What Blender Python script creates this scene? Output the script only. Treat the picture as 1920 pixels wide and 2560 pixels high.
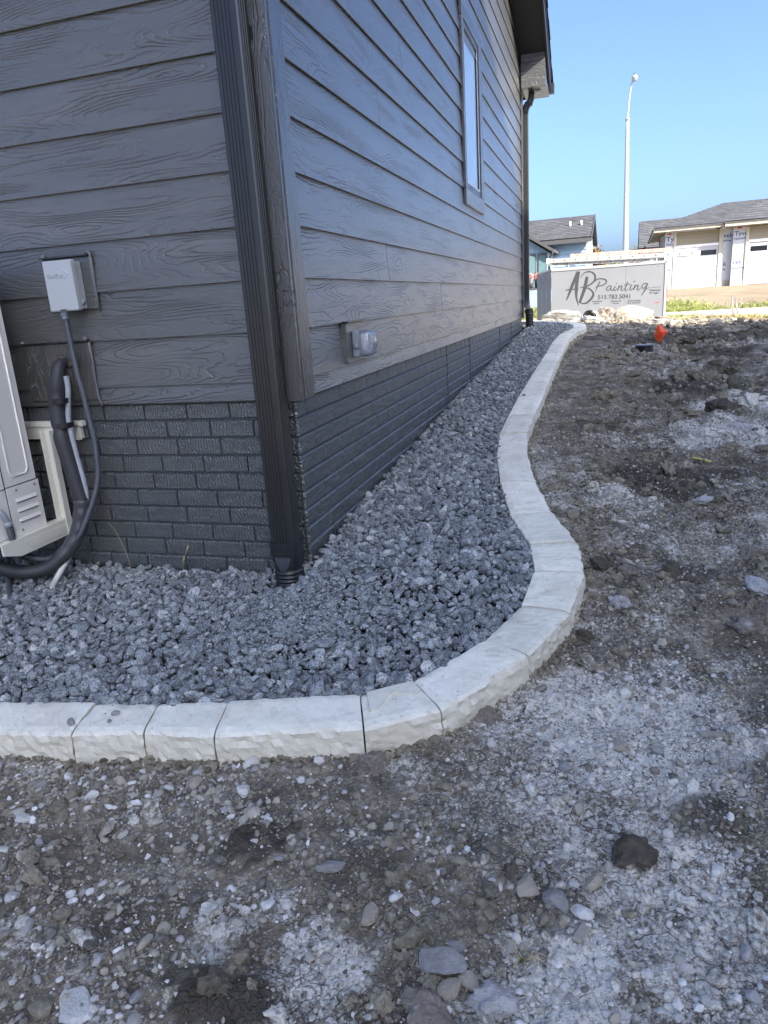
import bpy, math, random
import numpy as np
from mathutils import Matrix, Vector, noise as mnoise

for o in list(bpy.data.objects): bpy.data.objects.remove(o)
SC = bpy.context.scene
COL = SC.collection
RAD = math.radians
rng = np.random.default_rng(7)
random.seed(7)

# ------------------------------------------------------------------ camera
cd = bpy.data.cameras.new('camera'); cam = bpy.data.objects.new('camera', cd); COL.objects.link(cam)
cd.sensor_fit = 'HORIZONTAL'; cd.sensor_width = 36; cd.lens = 1775 / 1920 * 36
cd.clip_start = 0.05; cd.clip_end = 2000
R = np.array([[0.95725284, 0.02060709, -0.28851749], [0.28204878, -0.2877207, 0.91524056], [-0.06415201, -0.95749264, -0.28123366]])
cx, cy, cz = R[:, 0], -R[:, 1], -R[:, 2]
cam.matrix_world = Matrix([[cx[0], cy[0], cz[0], 1.16346], [cx[1], cy[1], cz[1], -2.62394], [cx[2], cy[2], cz[2], 1.0], [0, 0, 0, 1]])
SC.camera = cam

# ------------------------------------------------------------------ light
SUN_EL, SUN_AZ = 38.0, 40.0            # azimuth measured from +X towards -Y
sx = math.cos(RAD(SUN_EL)) * math.cos(RAD(SUN_AZ)); sy = -math.cos(RAD(SUN_EL)) * math.sin(RAD(SUN_AZ)); sz = math.sin(RAD(SUN_EL))
w = bpy.data.worlds.new('World'); SC.world = w; w.use_nodes = True
nt = w.node_tree; bg = nt.nodes['Background']; sk = nt.nodes.new('ShaderNodeTexSky')
sk.sky_type = 'NISHITA'; sk.sun_disc = False; sk.sun_elevation = RAD(SUN_EL); sk.sun_rotation = math.atan2(sx, sy)
sk.air_density = 0.62; sk.dust_density = 4.5; sk.ozone_density = 6.2; sk.altitude = 200
nt.links.new(sk.outputs[0], bg.inputs[0]); bg.inputs[1].default_value = 0.15
sd = bpy.data.lights.new('sun', 'SUN'); so = bpy.data.objects.new('sun', sd); COL.objects.link(so)
sd.energy = 4.8; sd.angle = RAD(0.5); sd.color = (1.0, 0.93, 0.82)
so.rotation_euler = Vector((sx, sy, sz)).to_track_quat('Z', 'Y').to_euler(); so.location = (6, -6, 14)
SC.view_settings.view_transform = 'Standard'; SC.view_settings.look = 'None'
SC.view_settings.exposure = 1.6; SC.view_settings.gamma = 1.0; SC.view_settings.use_curve_mapping = False
SC.render.engine = 'CYCLES'

# ------------------------------------------------------------------ helpers
def props(o, label=None, cat=None, group=None, kind=None):
    if label: o['label'] = label
    if cat: o['category'] = cat
    if group: o['group'] = group
    if kind: o['kind'] = kind
    return o

def empty(name, loc=(0, 0, 0), rz=0, label=None, cat=None, group=None):
    o = bpy.data.objects.new(name, None); COL.objects.link(o)
    o.location = loc; o.rotation_euler = (0, 0, rz); o.empty_display_size = 0.1
    return props(o, label, cat, group)

class MB:
    """collects vertices and faces (with planar uv per piece) into one mesh"""
    def __init__(s): s.v = []; s.f = []; s.n = 0; s.sm = []
    def add(s, v, f, smooth=False):
        s.v.extend([tuple(map(float, p)) for p in v]); s.f.extend([tuple(i + s.n for i in q) for q in f]); s.n = len(s.v)
        s.sm.extend([smooth] * len(f)); return s
    def box(s, a, b, bev=0.0, M=None):
        x0, y0, z0 = a; x1, y1, z1 = b
        if bev <= 0:
            v = [(x0, y0, z0), (x1, y0, z0), (x1, y1, z0), (x0, y1, z0), (x0, y0, z1), (x1, y0, z1), (x1, y1, z1), (x0, y1, z1)]
            f = [(0, 3, 2, 1), (4, 5, 6, 7), (0, 1, 5, 4), (1, 2, 6, 5), (2, 3, 7, 6), (3, 0, 4, 7)]
        else:
            c = bev; v = []; f = []
            # chamfered box: 24 verts
            import itertools
            idx = {}
            for ix, iy, iz in itertools.product((0, 1), repeat=3):
                X = (x0, x1)[ix]; Y = (y0, y1)[iy]; Z = (z0, z1)[iz]; dx = c if ix == 0 else -c; dy = c if iy == 0 else -c; dz = c if iz == 0 else -c
                for ax in range(3):
                    p = [X + dx, Y + dy, Z + dz]; p[ax] = (X, Y, Z)[ax]
                    idx[(ix, iy, iz, ax)] = len(v); v.append(tuple(p))
            def q(*k): f.append(tuple(idx[i] for i in k))
            q((0,0,0,0),(0,0,1,0),(0,1,1,0),(0,1,0,0)); q((1,0,0,0),(1,1,0,0),(1,1,1,0),(1,0,1,0))
            q((0,0,0,1),(1,0,0,1),(1,0,1,1),(0,0,1,1)); q((0,1,0,1),(0,1,1,1),(1,1,1,1),(1,1,0,1))
            q((0,0,0,2),(0,1,0,2),(1,1,0,2),(1,0,0,2)); q((0,0,1,2),(1,0,1,2),(1,1,1,2),(0,1,1,2))
            for iy, iz in itertools.product((0, 1), repeat=2):
                q((0,iy,iz,1),(1,iy,iz,1),(1,iy,iz,2),(0,iy,iz,2))
            for ix, iz in itertools.product((0, 1), repeat=2):
                q((ix,0,iz,0),(ix,1,iz,0),(ix,1,iz,2),(ix,0,iz,2))
            for ix, iy in itertools.product((0, 1), repeat=2):
                q((ix,iy,0,0),(ix,iy,1,0),(ix,iy,1,1),(ix,iy,0,1))
            for ix, iy, iz in itertools.product((0, 1), repeat=3):
                q((ix,iy,iz,0),(ix,iy,iz,1),(ix,iy,iz,2))
        if M is not None: v = [tuple(M @ Vector(p)) for p in v]
        return s.add(v, f)
    def prism(s, poly, axis, a, b):
        """extrude a polygon given in the two other axes along axis"""
        n = len(poly); v = []
        for t in (a, b):
            for p in poly:
                q = list(p); q.insert(axis, t); v.append(tuple(q))
        f = [tuple(range(n))[::-1], tuple(range(n, 2 * n))] + [(i, (i + 1) % n, (i + 1) % n + n, i + n) for i in range(n)]
        return s.add(v, f)
    def tube(s, pts, r, n=12, cap=True, close=False, hollow=False):
        pts = [Vector(p) for p in pts]; rs = r if hasattr(r, '__len__') else [r] * len(pts)
        v = []; f = []; up = Vector((0.13, 0.21, 0.97)); prev = None
        for i, p in enumerate(pts):
            t = (pts[min(i + 1, len(pts) - 1)] - pts[max(i - 1, 0)]).normalized()
            if prev is None: a = t.cross(up).normalized()
            else: a = (prev - t * prev.dot(t)).normalized()
            prev = a; b = t.cross(a)
            for k in range(n):
                an = 2 * math.pi * k / n; v.append(tuple(p + (a * math.cos(an) + b * math.sin(an)) * rs[i]))
        m = len(pts)
        for i in range(m - 1):
            for k in range(n): f.append((i * n + k, i * n + (k + 1) % n, (i + 1) * n + (k + 1) % n, (i + 1) * n + k))
        if cap: f.append(tuple(range(n))[::-1]); f.append(tuple(range((m - 1) * n, m * n)))
        return s.add(v, f, True)
    def build(s, name, mat, parent=None, kind=None, smooth=None, uv=None, fix=True, label=None):
        me = bpy.data.meshes.new(name); me.from_pydata(s.v, [], s.f)
        if fix:
            import bmesh
            bm = bmesh.new(); bm.from_mesh(me); bmesh.ops.recalc_face_normals(bm, faces=bm.faces); bm.to_mesh(me); bm.free()
        sm = s.sm if smooth is None else [smooth] * len(s.f)
        me.polygons.foreach_set('use_smooth', sm)
        if mat: me.materials.append(mat)
        if uv is not None:
            ul = me.uv_layers.new(name='UVMap'); co = np.array(s.v); li = np.empty(len(me.loops), int); me.loops.foreach_get('vertex_index', li)
            u = co[li][:, [uv[0], uv[1]]] + np.array(uv[2] if len(uv) > 2 else (0, 0)); ul.data.foreach_set('uv', u.astype(np.float32).ravel())
        o = bpy.data.objects.new(name, me); COL.objects.link(o)
        if parent: o.parent = parent
        if kind: o['kind'] = kind
        if label: o['label'] = label
        return o

def npmesh(name, V, F, mat, smooth=False, attrs=None, kind=None, parent=None):
    """fast mesh from numpy arrays; F is (n,3) or (n,4)"""
    me = bpy.data.meshes.new(name); k = F.shape[1]
    me.vertices.add(len(V)); me.vertices.foreach_set('co', V.astype(np.float32).ravel())
    me.loops.add(F.size); me.loops.foreach_set('vertex_index', F.astype(np.int32).ravel())
    me.polygons.add(len(F)); me.polygons.foreach_set('loop_start', np.arange(0, F.size, k, dtype=np.int32))
    try: me.polygons.foreach_set('loop_total', np.full(len(F), k, dtype=np.int32))
    except Exception: pass
    me.polygons.foreach_set('use_smooth', np.full(len(F), smooth, dtype=bool))
    me.update(calc_edges=True)
    for an, av in (attrs or {}).items():
        a = me.attributes.new(an, 'FLOAT', 'POINT'); a.data.foreach_set('value', av.astype(np.float32))
    if mat: me.materials.append(mat)
    o = bpy.data.objects.new(name, me); COL.objects.link(o)
    if kind: o['kind'] = kind
    if parent: o.parent = parent
    return o

# numpy value noise
_P = rng.random((256, 256))
def vnoise(x, y, seed=0):
    xi = np.floor(x).astype(int); yi = np.floor(y).astype(int); fx = x - xi; fy = y - yi
    fx = fx * fx * fx * (fx * (fx * 6 - 15) + 10); fy = fy * fy * fy * (fy * (fy * 6 - 15) + 10)
    g = lambda a, b: _P[(a + seed * 37) & 255, (b + seed * 91) & 255]
    return (g(xi, yi) * (1 - fx) + g(xi + 1, yi) * fx) * (1 - fy) + (g(xi, yi + 1) * (1 - fx) + g(xi + 1, yi + 1) * fx) * fy
def fbm(x, y, oct=4, seed=0, gain=0.5):
    a = 1.0; s = 0; t = 0
    for i in range(oct):
        s = s + a * vnoise(x * 2 ** i + 13.7 * i, y * 2 ** i + 7.1 * i, seed + i); t += a; a *= gain
    return s / t
def sstep(a, b, x):
    t = np.clip((x - a) / (b - a), 0, 1); return t * t * (3 - 2 * t)

# ------------------------------------------------------------------ materials
class NT:
    def __init__(s, name):
        s.m = bpy.data.materials.new(name); s.m.use_nodes = True; s.t = s.m.node_tree; s.b = s.t.nodes['Principled BSDF']
    def n(s, typ, ins=None, **kw):
        nd = s.t.nodes.new(typ)
        for k, v in kw.items(): setattr(nd, k, v)
        for k, v in (ins or {}).items():
            if hasattr(v, 'is_output') or isinstance(v, bpy.types.NodeSocket): s.t.links.new(v, nd.inputs[k])
            else: nd.inputs[k].default_value = v
        return nd
    def math(s, op, a, b=0.0, c=0.0, clamp=False):
        return s.n('ShaderNodeMath', {0: a, 1: b, 2: c}, operation=op, use_clamp=clamp).outputs[0]
    def mix(s, f, a, b, typ='MIX'):
        nd = s.n('ShaderNodeMix', data_type='RGBA', blend_type=typ)
        for i, v in ((0, f), (6, a), (7, b)):
            if isinstance(v, bpy.types.NodeSocket): s.t.links.new(v, nd.inputs[i])
            else: nd.inputs[i].default_value = v if i == 0 else (tuple(v) + (1,) if len(v) == 3 else v)
        return nd.outputs[2]
    def ramp(s, f, stops, interp='LINEAR'):
        nd = s.n('ShaderNodeValToRGB', {0: f}); cr = nd.color_ramp; cr.interpolation = interp
        while len(cr.elements) < len(stops): cr.elements.new(0.5)
        for e, (p, c) in zip(cr.elements, stops):
            e.position = p; e.color = (tuple(c) + (1,)) if hasattr(c, '__len__') else (c, c, c, 1)
        return nd.outputs[0]
    def noise(s, vec, scale, detail=3, rough=0.5, dist=0.0):
        return s.n('ShaderNodeTexNoise', {'Vector': vec, 'Scale': scale, 'Detail': detail, 'Roughness': rough, 'Distortion': dist}).outputs[0]
    def obj(s): return s.n('ShaderNodeTexCoord').outputs['Object']
    def world(s): return s.n('ShaderNodeNewGeometry').outputs['Position']
    def mapv(s, vec, scale=(1, 1, 1), loc=(0, 0, 0)):
        return s.n('ShaderNodeMapping', {'Vector': vec, 'Scale': scale, 'Location': loc}).outputs[0]
    def attr(s, name): return s.n('ShaderNodeAttribute', attribute_name=name).outputs['Fac']
    def rnd(s): return s.n('ShaderNodeObjectInfo').outputs['Random']
    def bump(s, h, strength=0.5, dist=0.01, normal=None):
        nd = s.n('ShaderNodeBump', {'Height': h, 'Strength': strength, 'Distance': dist})
        if normal is not None: s.t.links.new(normal, nd.inputs['Normal'])
        return nd.outputs[0]
    def out(s, color=None, rough=None, normal=None, metal=None, spec=None, **kw):
        for k, v in (('Base Color', color), ('Roughness', rough), ('Normal', normal), ('Metallic', metal), ('Specular IOR Level', spec)):
            if v is None: continue
            if isinstance(v, bpy.types.NodeSocket): s.t.links.new(v, s.b.inputs[k])
            elif k == 'Base Color': s.b.inputs[k].default_value = tuple(v) + (1,) if len(v) == 3 else v
            else: s.b.inputs[k].default_value = v
        if 'Coat_Weight' in kw and isinstance(normal, bpy.types.NodeSocket): s.t.links.new(normal, s.b.inputs['Coat Normal'])
        for k, v in kw.items(): s.b.inputs[k.replace('_', ' ')].default_value = v
        return s.m

def simple(name, col, rough=0.5, metal=0.0, var=0.12, scale=40, bump=0.0, spec=0.5):
    t = NT(name); p = t.world(); nz = t.noise(p, scale, 4, 0.6); nz2 = t.noise(p, scale * 0.13, 3)
    k = t.math('MULTIPLY_ADD', nz, var * 2, 1 - var); k = t.math('MULTIPLY', k, t.math('MULTIPLY_ADD', nz2, var * 2, 1 - var))
    c = t.mix(1.0, col, t.n('ShaderNodeCombineColor', {0: k, 1: k, 2: k}).outputs[0], 'MULTIPLY')
    r = t.math('MULTIPLY_ADD', nz2, 0.2, rough - 0.1)
    return t.out(c, r, t.bump(nz, bump, 0.002) if bump else None, metal, spec)

def siding_mat(name, col, grain=1.0, rough=0.36):
    """painted fibre-cement lap siding with an embossed cedar grain; uv in metres, u runs along the board"""
    t = NT(name); uv = t.n('ShaderNodeTexCoord').outputs['UV']; rn = t.rnd()
    off = t.n('ShaderNodeCombineXYZ', {0: t.math('MULTIPLY', rn, 31.7), 1: t.math('MULTIPLY', rn, 17.3), 2: 0.0}).outputs[0]
    v = t.n('ShaderNodeVectorMath', {0: uv, 1: off}, operation='ADD').outputs[0]
    a = t.noise(t.mapv(v, (1.1, 7.0, 1)), 1.0, 1.6, 0.4, 0.2)
    fine = t.noise(t.mapv(v, (22, 60, 1)), 1.0, 2, 0.6)
    ph = t.math('ADD', t.math('MULTIPLY', a, 150.0), t.math('MULTIPLY', fine, 6.5))
    s = t.math('SINE', ph)
    line = t.ramp(t.math('MULTIPLY_ADD', s, 0.5, 0.5), [(0.0, 0.0), (0.22, 0.85), (0.5, 1.0)])
    mask = t.ramp(t.noise(t.mapv(v, (2.2, 9, 1), (5, 3, 0)), 1.0, 3, 0.6), [(0.4, 0.1), (0.66, 1.0)])
    h1 = t.math('MULTIPLY', t.math('SUBTRACT', line, 1.0), mask)
    pores = t.noise(t.mapv(v, (90, 260, 1)), 1.0, 3, 0.65)
    h = t.math('ADD', t.math('MULTIPLY', h1, 0.8), t.math('MULTIPLY', pores, 0.45))
    big = t.noise(t.mapv(v, (0.8, 3, 1)), 1.0, 3)
    n = t.bump(h, 1.0 * grain, 0.0037)
    k = t.math('MULTIPLY_ADD', big, 0.2, 0.9)
    k = t.math('MULTIPLY', k, t.math('MULTIPLY_ADD', rn, 0.1, 0.95))
    c = t.mix(1.0, col, t.n('ShaderNodeCombineColor', {0: k, 1: k, 2: k}).outputs[0], 'MULTIPLY')
    dust = t.ramp(t.noise(t.mapv(v, (1.0, 5, 1), (9, 2, 0)), 1.0, 4, 0.65), [(0.52, 0.0), (0.75, 0.35)])
    c = t.mix(dust, c, (0.2, 0.175, 0.15))
    return t.out(c, t.math('MULTIPLY_ADD', pores, 0.15, rough - 0.07), n, spec=0.5, Coat_Weight=1.0, Coat_Roughness=0.26, Coat_IOR=1.65)

PAINT = (0.082, 0.080, 0.073)
m_siding = siding_mat('painted_siding', PAINT)
m_trim = siding_mat('painted_trim', (0.04, 0.04, 0.037), 1.2, 0.4)

def brick_mat():
    t = NT('painted_formed_brick'); uv = t.n('ShaderNodeTexCoord').outputs['UV']; rn = t.rnd()
    off = t.n('ShaderNodeCombineXYZ', {0: t.math('MULTIPLY', rn, 11.7), 1: t.math('MULTIPLY', rn, 7.3), 2: 0.0}).outputs[0]
    v = t.n('ShaderNodeVectorMath', {0: uv, 1: off}, operation='ADD').outputs[0]
    su = t.n('ShaderNodeSeparateXYZ', {0: v}); wob = t.noise(t.mapv(v, (16, 30, 1)), 1.0, 3, 0.55, 0.4)
    ph = t.math('ADD', t.math('MULTIPLY', su.outputs[0], 470.0), t.math('MULTIPLY', wob, 24.0))
    s2 = t.noise(t.mapv(v, (110, 60, 1)), 1.0, 2, 0.5)
    h = t.math('ADD', t.math('MULTIPLY', t.math('MULTIPLY_ADD', t.math('SINE', ph), 0.5, 0.5), t.math('MULTIPLY_ADD', s2, 1.3, -0.1)), t.math('MULTIPLY', wob, 1.2))
    n = t.bump(h, 0.9, 0.0042)
    k = t.math('MULTIPLY_ADD', t.noise(t.world(), 5, 3), 0.4, 0.8)
    c = t.mix(1.0, (0.066, 0.072, 0.070), t.n('ShaderNodeCombineColor', {0: k, 1: k, 2: k}).outputs[0], 'MULTIPLY')
    # pale mineral dust caught low on the wall
    dz = t.n('ShaderNodeSeparateXYZ', {0: t.world()}).outputs[2]
    spk = t.ramp(t.noise(t.world(), 90, 3, 0.7), [(0.66, 0.0), (0.74, 0.5)])
    c = t.mix(spk, c, (0.22, 0.22, 0.22))
    return t.out(c, 0.34, n, spec=0.9, Coat_Weight=.4, Coat_Roughness=.25)
m_brick = brick_mat()
m_mortar = simple('painted_mortar_joint', (0.062, 0.067, 0.066), 0.4, scale=60, bump=0.2, spec=0.6)
m_alu = simple('dark_bronze_aluminium', (0.022, 0.022, 0.022), 0.32, 0.0, 0.1, 30, spec=0.6)
m_soffit = simple('dark_soffit_paint', (0.035, 0.033, 0.032), 0.6)
m_plastic = simple('black_corrugated_plastic', (0.018, 0.018, 0.019), 0.4, var=0.2)
m_galv = simple('grey_powder_coated_steel', (0.46, 0.48, 0.485), 0.42, 0.0, 0.03)
m_unit = simple('pale_beige_sheet_metal', (0.80, 0.78, 0.72), 0.42, 0.0, 0.03)
m_bracket = simple('cream_bracket_steel', (0.74, 0.72, 0.62), 0.42, 0.0, 0.04)
m_rubber = simple('black_pipe_insulation', (0.035, 0.036, 0.04), 0.55, var=0.25, scale=70, bump=0.3)
m_tape = simple('charcoal_vinyl_tape', (0.055, 0.056, 0.062), 0.35, var=0.25, scale=60, bump=0.35)
m_conduit = simple('grey_flexible_conduit', (0.085, 0.092, 0.105), 0.35, var=0.1)
m_pvc = simple('off_white_pvc', (0.6, 0.58, 0.52), 0.4, var=0.08)
m_greypvc = simple('grey_pvc_fitting', (0.28, 0.3, 0.33), 0.35, var=0.05)
m_steel = simple('zinc_steel', (0.35, 0.35, 0.35), 0.35, 0.9)
m_black = simple('black_gap', (0.01, 0.01, 0.01), 0.6)
m_caulk = simple('grey_sealant', (0.15, 0.155, 0.16), 0.5, var=0.3, scale=80, bump=0.4)
m_ink = simple('dark_grey_print', (0.035, 0.037, 0.04), 0.5)
m_bluetext = simple('navy_print', (0.02, 0.06, 0.2), 0.6)
m_red = simple('red_print', (0.5, 0.06, 0.05), 0.6)
m_orange = simple('orange_flag_vinyl', (0.85, 0.09, 0.02), 0.5, var=0.1)
m_wood = simple('weathered_wood', (0.3, 0.27, 0.22), 0.8, var=0.35, scale=60, bump=0.4)
m_yellow = simple('yellow_stake_paint', (0.62, 0.52, 0.14), 0.6)
m_straw = simple('dry_straw', (0.4, 0.32, 0.16), 0.8, var=0.3)
m_darkwin = simple('dark_window_glass', (0.012, 0.014, 0.016), 0.08, spec=0.8)

def perf_mat():
    t = NT('braided_white_hose'); p = t.world()
    v = t.n('ShaderNodeTexVoronoi', {'Vector': p, 'Scale': 330.0}).outputs['Distance']
    c = t.ramp(v, [(0.2, (0.14, 0.16, 0.18)), (0.5, (0.4, 0.42, 0.44))])
    return t.out(c, 0.4, t.bump(v, 0.5, 0.001))
m_braid = perf_mat()

def granite():
    t = NT('grey_crushed_granite'); p = t.world(); r = t.attr('rnd')
    base = t.ramp(r, [(0.0, (0.06, 0.068, 0.070)), (0.4, (0.135, 0.150, 0.150)), (0.75, (0.235, 0.255, 0.250)), (0.9, (0.33, 0.345, 0.345)), (1.0, (0.52, 0.52, 0.48))])
    spk = t.noise(p, 420, 2, 0.7); v = t.n('ShaderNodeTexVoronoi', {'Vector': p, 'Scale': 300.0}).outputs['Color']
    vs = t.n('ShaderNodeSeparateColor', {0: v}).outputs[0]
    c = t.mix(t.ramp(spk, [(0.53, 0.0), (0.6, 0.7)]), base, (0.66, 0.69, 0.68))
    c = t.mix(t.ramp(vs, [(0.74, 0.0), (0.8, 0.8)]), c, (0.04, 0.042, 0.05))
    dust = t.ramp(t.noise(p, 35, 4, 0.6), [(0.45, 0.0), (0.75, 0.3)])
    c = t.mix(dust, c, (0.33, 0.35, 0.36))
    return t.out(c, 0.75, t.bump(t.noise(p, 200, 2, 0.6), 0.3, 0.0015))
m_granite = granite()

def limestone():
    t = NT('chiselled_cream_limestone'); p = t.world(); rn = t.rnd()
    a = t.noise(p, 7, 5, 0.6); b = t.noise(p, 60, 4, 0.65); cc = t.noise(t.mapv(p, (14, 14, 60)), 1.0, 4, 0.6, 0.6)
    c = t.ramp(a, [(0.3, (0.68, 0.64, 0.52)), (0.5, (0.78, 0.745, 0.62)), (0.72, (0.85, 0.82, 0.70))])
    k = t.math('MULTIPLY_ADD', rn, 0.16, 0.9)
    c = t.mix(1.0, c, t.n('ShaderNodeCombineColor', {0: k, 1: k, 2: k}).outputs[0], 'MULTIPLY')
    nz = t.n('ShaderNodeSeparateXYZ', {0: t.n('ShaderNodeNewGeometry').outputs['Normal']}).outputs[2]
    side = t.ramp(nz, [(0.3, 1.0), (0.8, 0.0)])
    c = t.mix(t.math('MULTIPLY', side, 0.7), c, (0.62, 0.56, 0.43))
    st = t.ramp(t.noise(p, 11, 5, 0.7, 0.5), [(0.56, 0.0), (0.68, 0.55)])
    c = t.mix(t.math('MULTIPLY', st, 0.6), c, (0.40, 0.36, 0.28))
    pit = t.ramp(t.noise(p, 170, 3, 0.7), [(0.66, 0.0), (0.72, 0.6)]); c = t.mix(pit, c, (0.30, 0.28, 0.23)); fs = t.ramp(b, [(0.6, 0.0), (0.72, 0.5)]); c = t.mix(fs, c, (0.36, 0.34, 0.3))
    h = t.math('ADD', t.math('MULTIPLY', b, 0.4), t.math('MULTIPLY', cc, 0.8))
    return t.out(c, 0.85, t.bump(h, 0.65, 0.006))
m_lime = limestone()

def soil():
    t = NT('clay_soil_with_lime'); p = t.world(); lime = t.attr('lime'); wet = t.attr('wet'); far = t.attr('far')  # wet: damp mud, also the shade painted into the far right
    n1 = t.noise(p, 9, 6, 0.62); n2 = t.noise(p, 70, 5, 0.65); n3 = t.noise(p, 2.1, 4, 0.6)
    n4 = t.noise(p, 210, 4, 0.7)
    c = t.ramp(n1, [(0.32, (0.12, 0.098, 0.066)), (0.5, (0.28, 0.238, 0.168)), (0.68, (0.52, 0.465, 0.35))])
    c = t.mix(t.ramp(n2, [(0.35, 0.75), (0.6, 0.0)]), c, (0.13, 0.11, 0.09))
    # small light grit
    vor = t.n('ShaderNodeTexVoronoi', {'Vector': p, 'Scale': 150.0}); vr = t.n('ShaderNodeSeparateColor', {0: vor.outputs['Color']}).outputs[0]
    grit = t.math('MULTIPLY', t.ramp(vr, [(0.72, 0.0), (0.8, 1.0)]), t.ramp(vor.outputs['Distance'], [(0.25, 1.0), (0.5, 0.0)]))
    c = t.mix(t.math('MULTIPLY', grit, 0.7), c, (0.33, 0.31, 0.28))
    pw = t.n('ShaderNodeVectorMath', {0: p, 1: t.n('ShaderNodeVectorMath', {0: t.n('ShaderNodeTexNoise', {'Vector': p, 'Scale': 22.0, 'Detail': 3.0}).outputs['Color'], 1: (0.05, 0.05, 0.05)}, operation='MULTIPLY').outputs[0]}, operation='ADD').outputs[0]
    e1 = t.n('ShaderNodeTexVoronoi', {'Vector': pw, 'Scale': 19.0}, feature='DISTANCE_TO_EDGE').outputs['Distance']
    e2 = t.n('ShaderNodeTexVoronoi', {'Vector': pw, 'Scale': 62.0}, feature='DISTANCE_TO_EDGE').outputs['Distance']
    ck1 = t.ramp(e1, [(0.0, 0.0), (0.06, 1.0)]); ck2 = t.ramp(e2, [(0.0, 0.0), (0.16, 1.0)])
    ckm = t.ramp(t.noise(p, 4.0, 3), [(0.45, 0.0), (0.6, 1.0)])
    ckm2 = t.ramp(t.noise(p, 6.5, 3), [(0.42, 0.0), (0.58, 1.0)])
    crack = t.math('MULTIPLY', t.math('SUBTRACT', 1.0, t.math('MULTIPLY', t.math('SUBTRACT', 1.0, ck1), ckm)), t.math('SUBTRACT', 1.0, t.math('MULTIPLY', t.math('SUBTRACT', 1.0, ck2), ckm2)))
    c = t.mix(t.math('MULTIPLY', t.math('SUBTRACT', 1.0, crack), 0.35), c, (0.10, 0.085, 0.068))
    lm = t.math('ADD', lime, t.math('MULTIPLY_ADD', n2, 2.2, -1.1)); lm = t.math('ADD', lm, t.math('MULTIPLY_ADD', n1, 1.2, -0.6))
    lm = t.math('ADD', lm, t.math('MULTIPLY_ADD', n4, 1.6, -0.8))
    lm = t.math('SUBTRACT', lm, t.math('MULTIPLY', t.math('SUBTRACT', 1.0, crack), 0.4))
    lf = t.ramp(lm, [(0.36, 0.0), (0.6, 0.38), (0.85, 0.72), (1.15, 0.95)])
    c = t.mix(lf, c, (0.78, 0.75, 0.67))
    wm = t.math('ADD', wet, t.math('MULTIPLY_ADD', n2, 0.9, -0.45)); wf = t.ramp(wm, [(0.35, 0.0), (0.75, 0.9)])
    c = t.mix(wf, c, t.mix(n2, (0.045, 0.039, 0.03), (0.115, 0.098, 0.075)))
    # sandy dry fill far away
    fc = t.ramp(t.noise(p, 0.5, 5, 0.65), [(0.3, (0.19, 0.15, 0.10)), (0.6, (0.29, 0.235, 0.16))])
    c = t.mix(far, c, fc)
    h = t.math('ADD', t.math('MULTIPLY', n2, 1.0), t.math('MULTIPLY', n4, 0.45)); h = t.math('ADD', h, t.math('MULTIPLY', grit, 0.3)); h = t.math('ADD', h, t.math('MULTIPLY', crack, 0.5))
    return t.out(c, 0.9, t.bump(h, 0.9, 0.012), spec=0.25)
m_soil = soil()

def pebble_mat():
    t = NT('mixed_pebbles'); p = t.world(); r = t.attr('rnd')
    c = t.ramp(r, [(0.0, (0.08, 0.074, 0.06)), (0.3, (0.2, 0.182, 0.14)), (0.5, (0.32, 0.29, 0.22)), (0.66, (0.42, 0.385, 0.30)), (0.78, (0.26, 0.255, 0.25)), (0.88, (0.55, 0.53, 0.49)), (1.0, (0.78, 0.76, 0.72))])
    d = t.ramp(t.noise(p, 60, 4, 0.65), [(0.4, 0.0), (0.75, 0.6)]); c = t.mix(d, c, (0.34, 0.32, 0.29))
    return t.out(c, 0.8, t.bump(t.noise(p, 300, 3, 0.6), 0.4, 0.0015), spec=0.3)
m_peb = pebble_mat()
def clod_mat(name, a, b, lim=0.3):
    t = NT(name); p = t.world(); n = t.noise(p, 25, 5, 0.65)
    c = t.ramp(n, [(0.3, a), (0.7, b)]); lf = t.ramp(t.noise(p, 14, 5, 0.7), [(0.66 - lim * 0.3, 0.0), (0.8 - lim * 0.25, 0.8)])
    c = t.mix(lf, c, (0.5, 0.5, 0.5)); return t.out(c, 0.92, t.bump(t.noise(p, 110, 5, 0.7), 0.9, 0.008), spec=0.2)
def crumb_mat():
    t = NT('soil_crumbs'); p = t.world(); r = t.attr('rnd'); n = t.noise(p, 30, 5, 0.65)
    c = t.ramp(n, [(0.3, (0.14, 0.12, 0.085)), (0.7, (0.36, 0.32, 0.24))])
    lf = t.ramp(t.math('ADD', r, t.math('MULTIPLY_ADD', t.noise(p, 60, 4, 0.7), 1.6, -0.8)), [(0.5, 0.0), (0.9, 0.88)])
    c = t.mix(t.ramp(r, [(0.02, 0.75), (0.16, 0.0)]), c, (0.075, 0.064, 0.048)); c = t.mix(lf, c, (0.74, 0.71, 0.63)); return t.out(c, 0.92, t.bump(t.noise(p, 150, 5, 0.7), 0.9, 0.006), spec=0.2)
m_crumb = crumb_mat()
m_clod = clod_mat('dry_clay_clod', (0.15, 0.125, 0.10), (0.29, 0.25, 0.205), 0.35)
m_clodd = clod_mat('damp_dark_clod', (0.055, 0.047, 0.036), (0.14, 0.12, 0.092), 0.0)
m_clodw = clod_mat('lime_coated_clod', (0.22, 0.19, 0.16), (0.42, 0.38, 0.34), 1.1)
m_rockt = clod_mat('tan_field_stone', (0.32, 0.275, 0.21), (0.47, 0.415, 0.335), 0.2)
m_rockg = clod_mat('grey_field_stone', (0.22, 0.215, 0.205), (0.38, 0.37, 0.35), 0.35)
m_rockw = clod_mat('pale_field_stone', (0.52, 0.50, 0.45), (0.74, 0.71, 0.66), 0.3)

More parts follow.
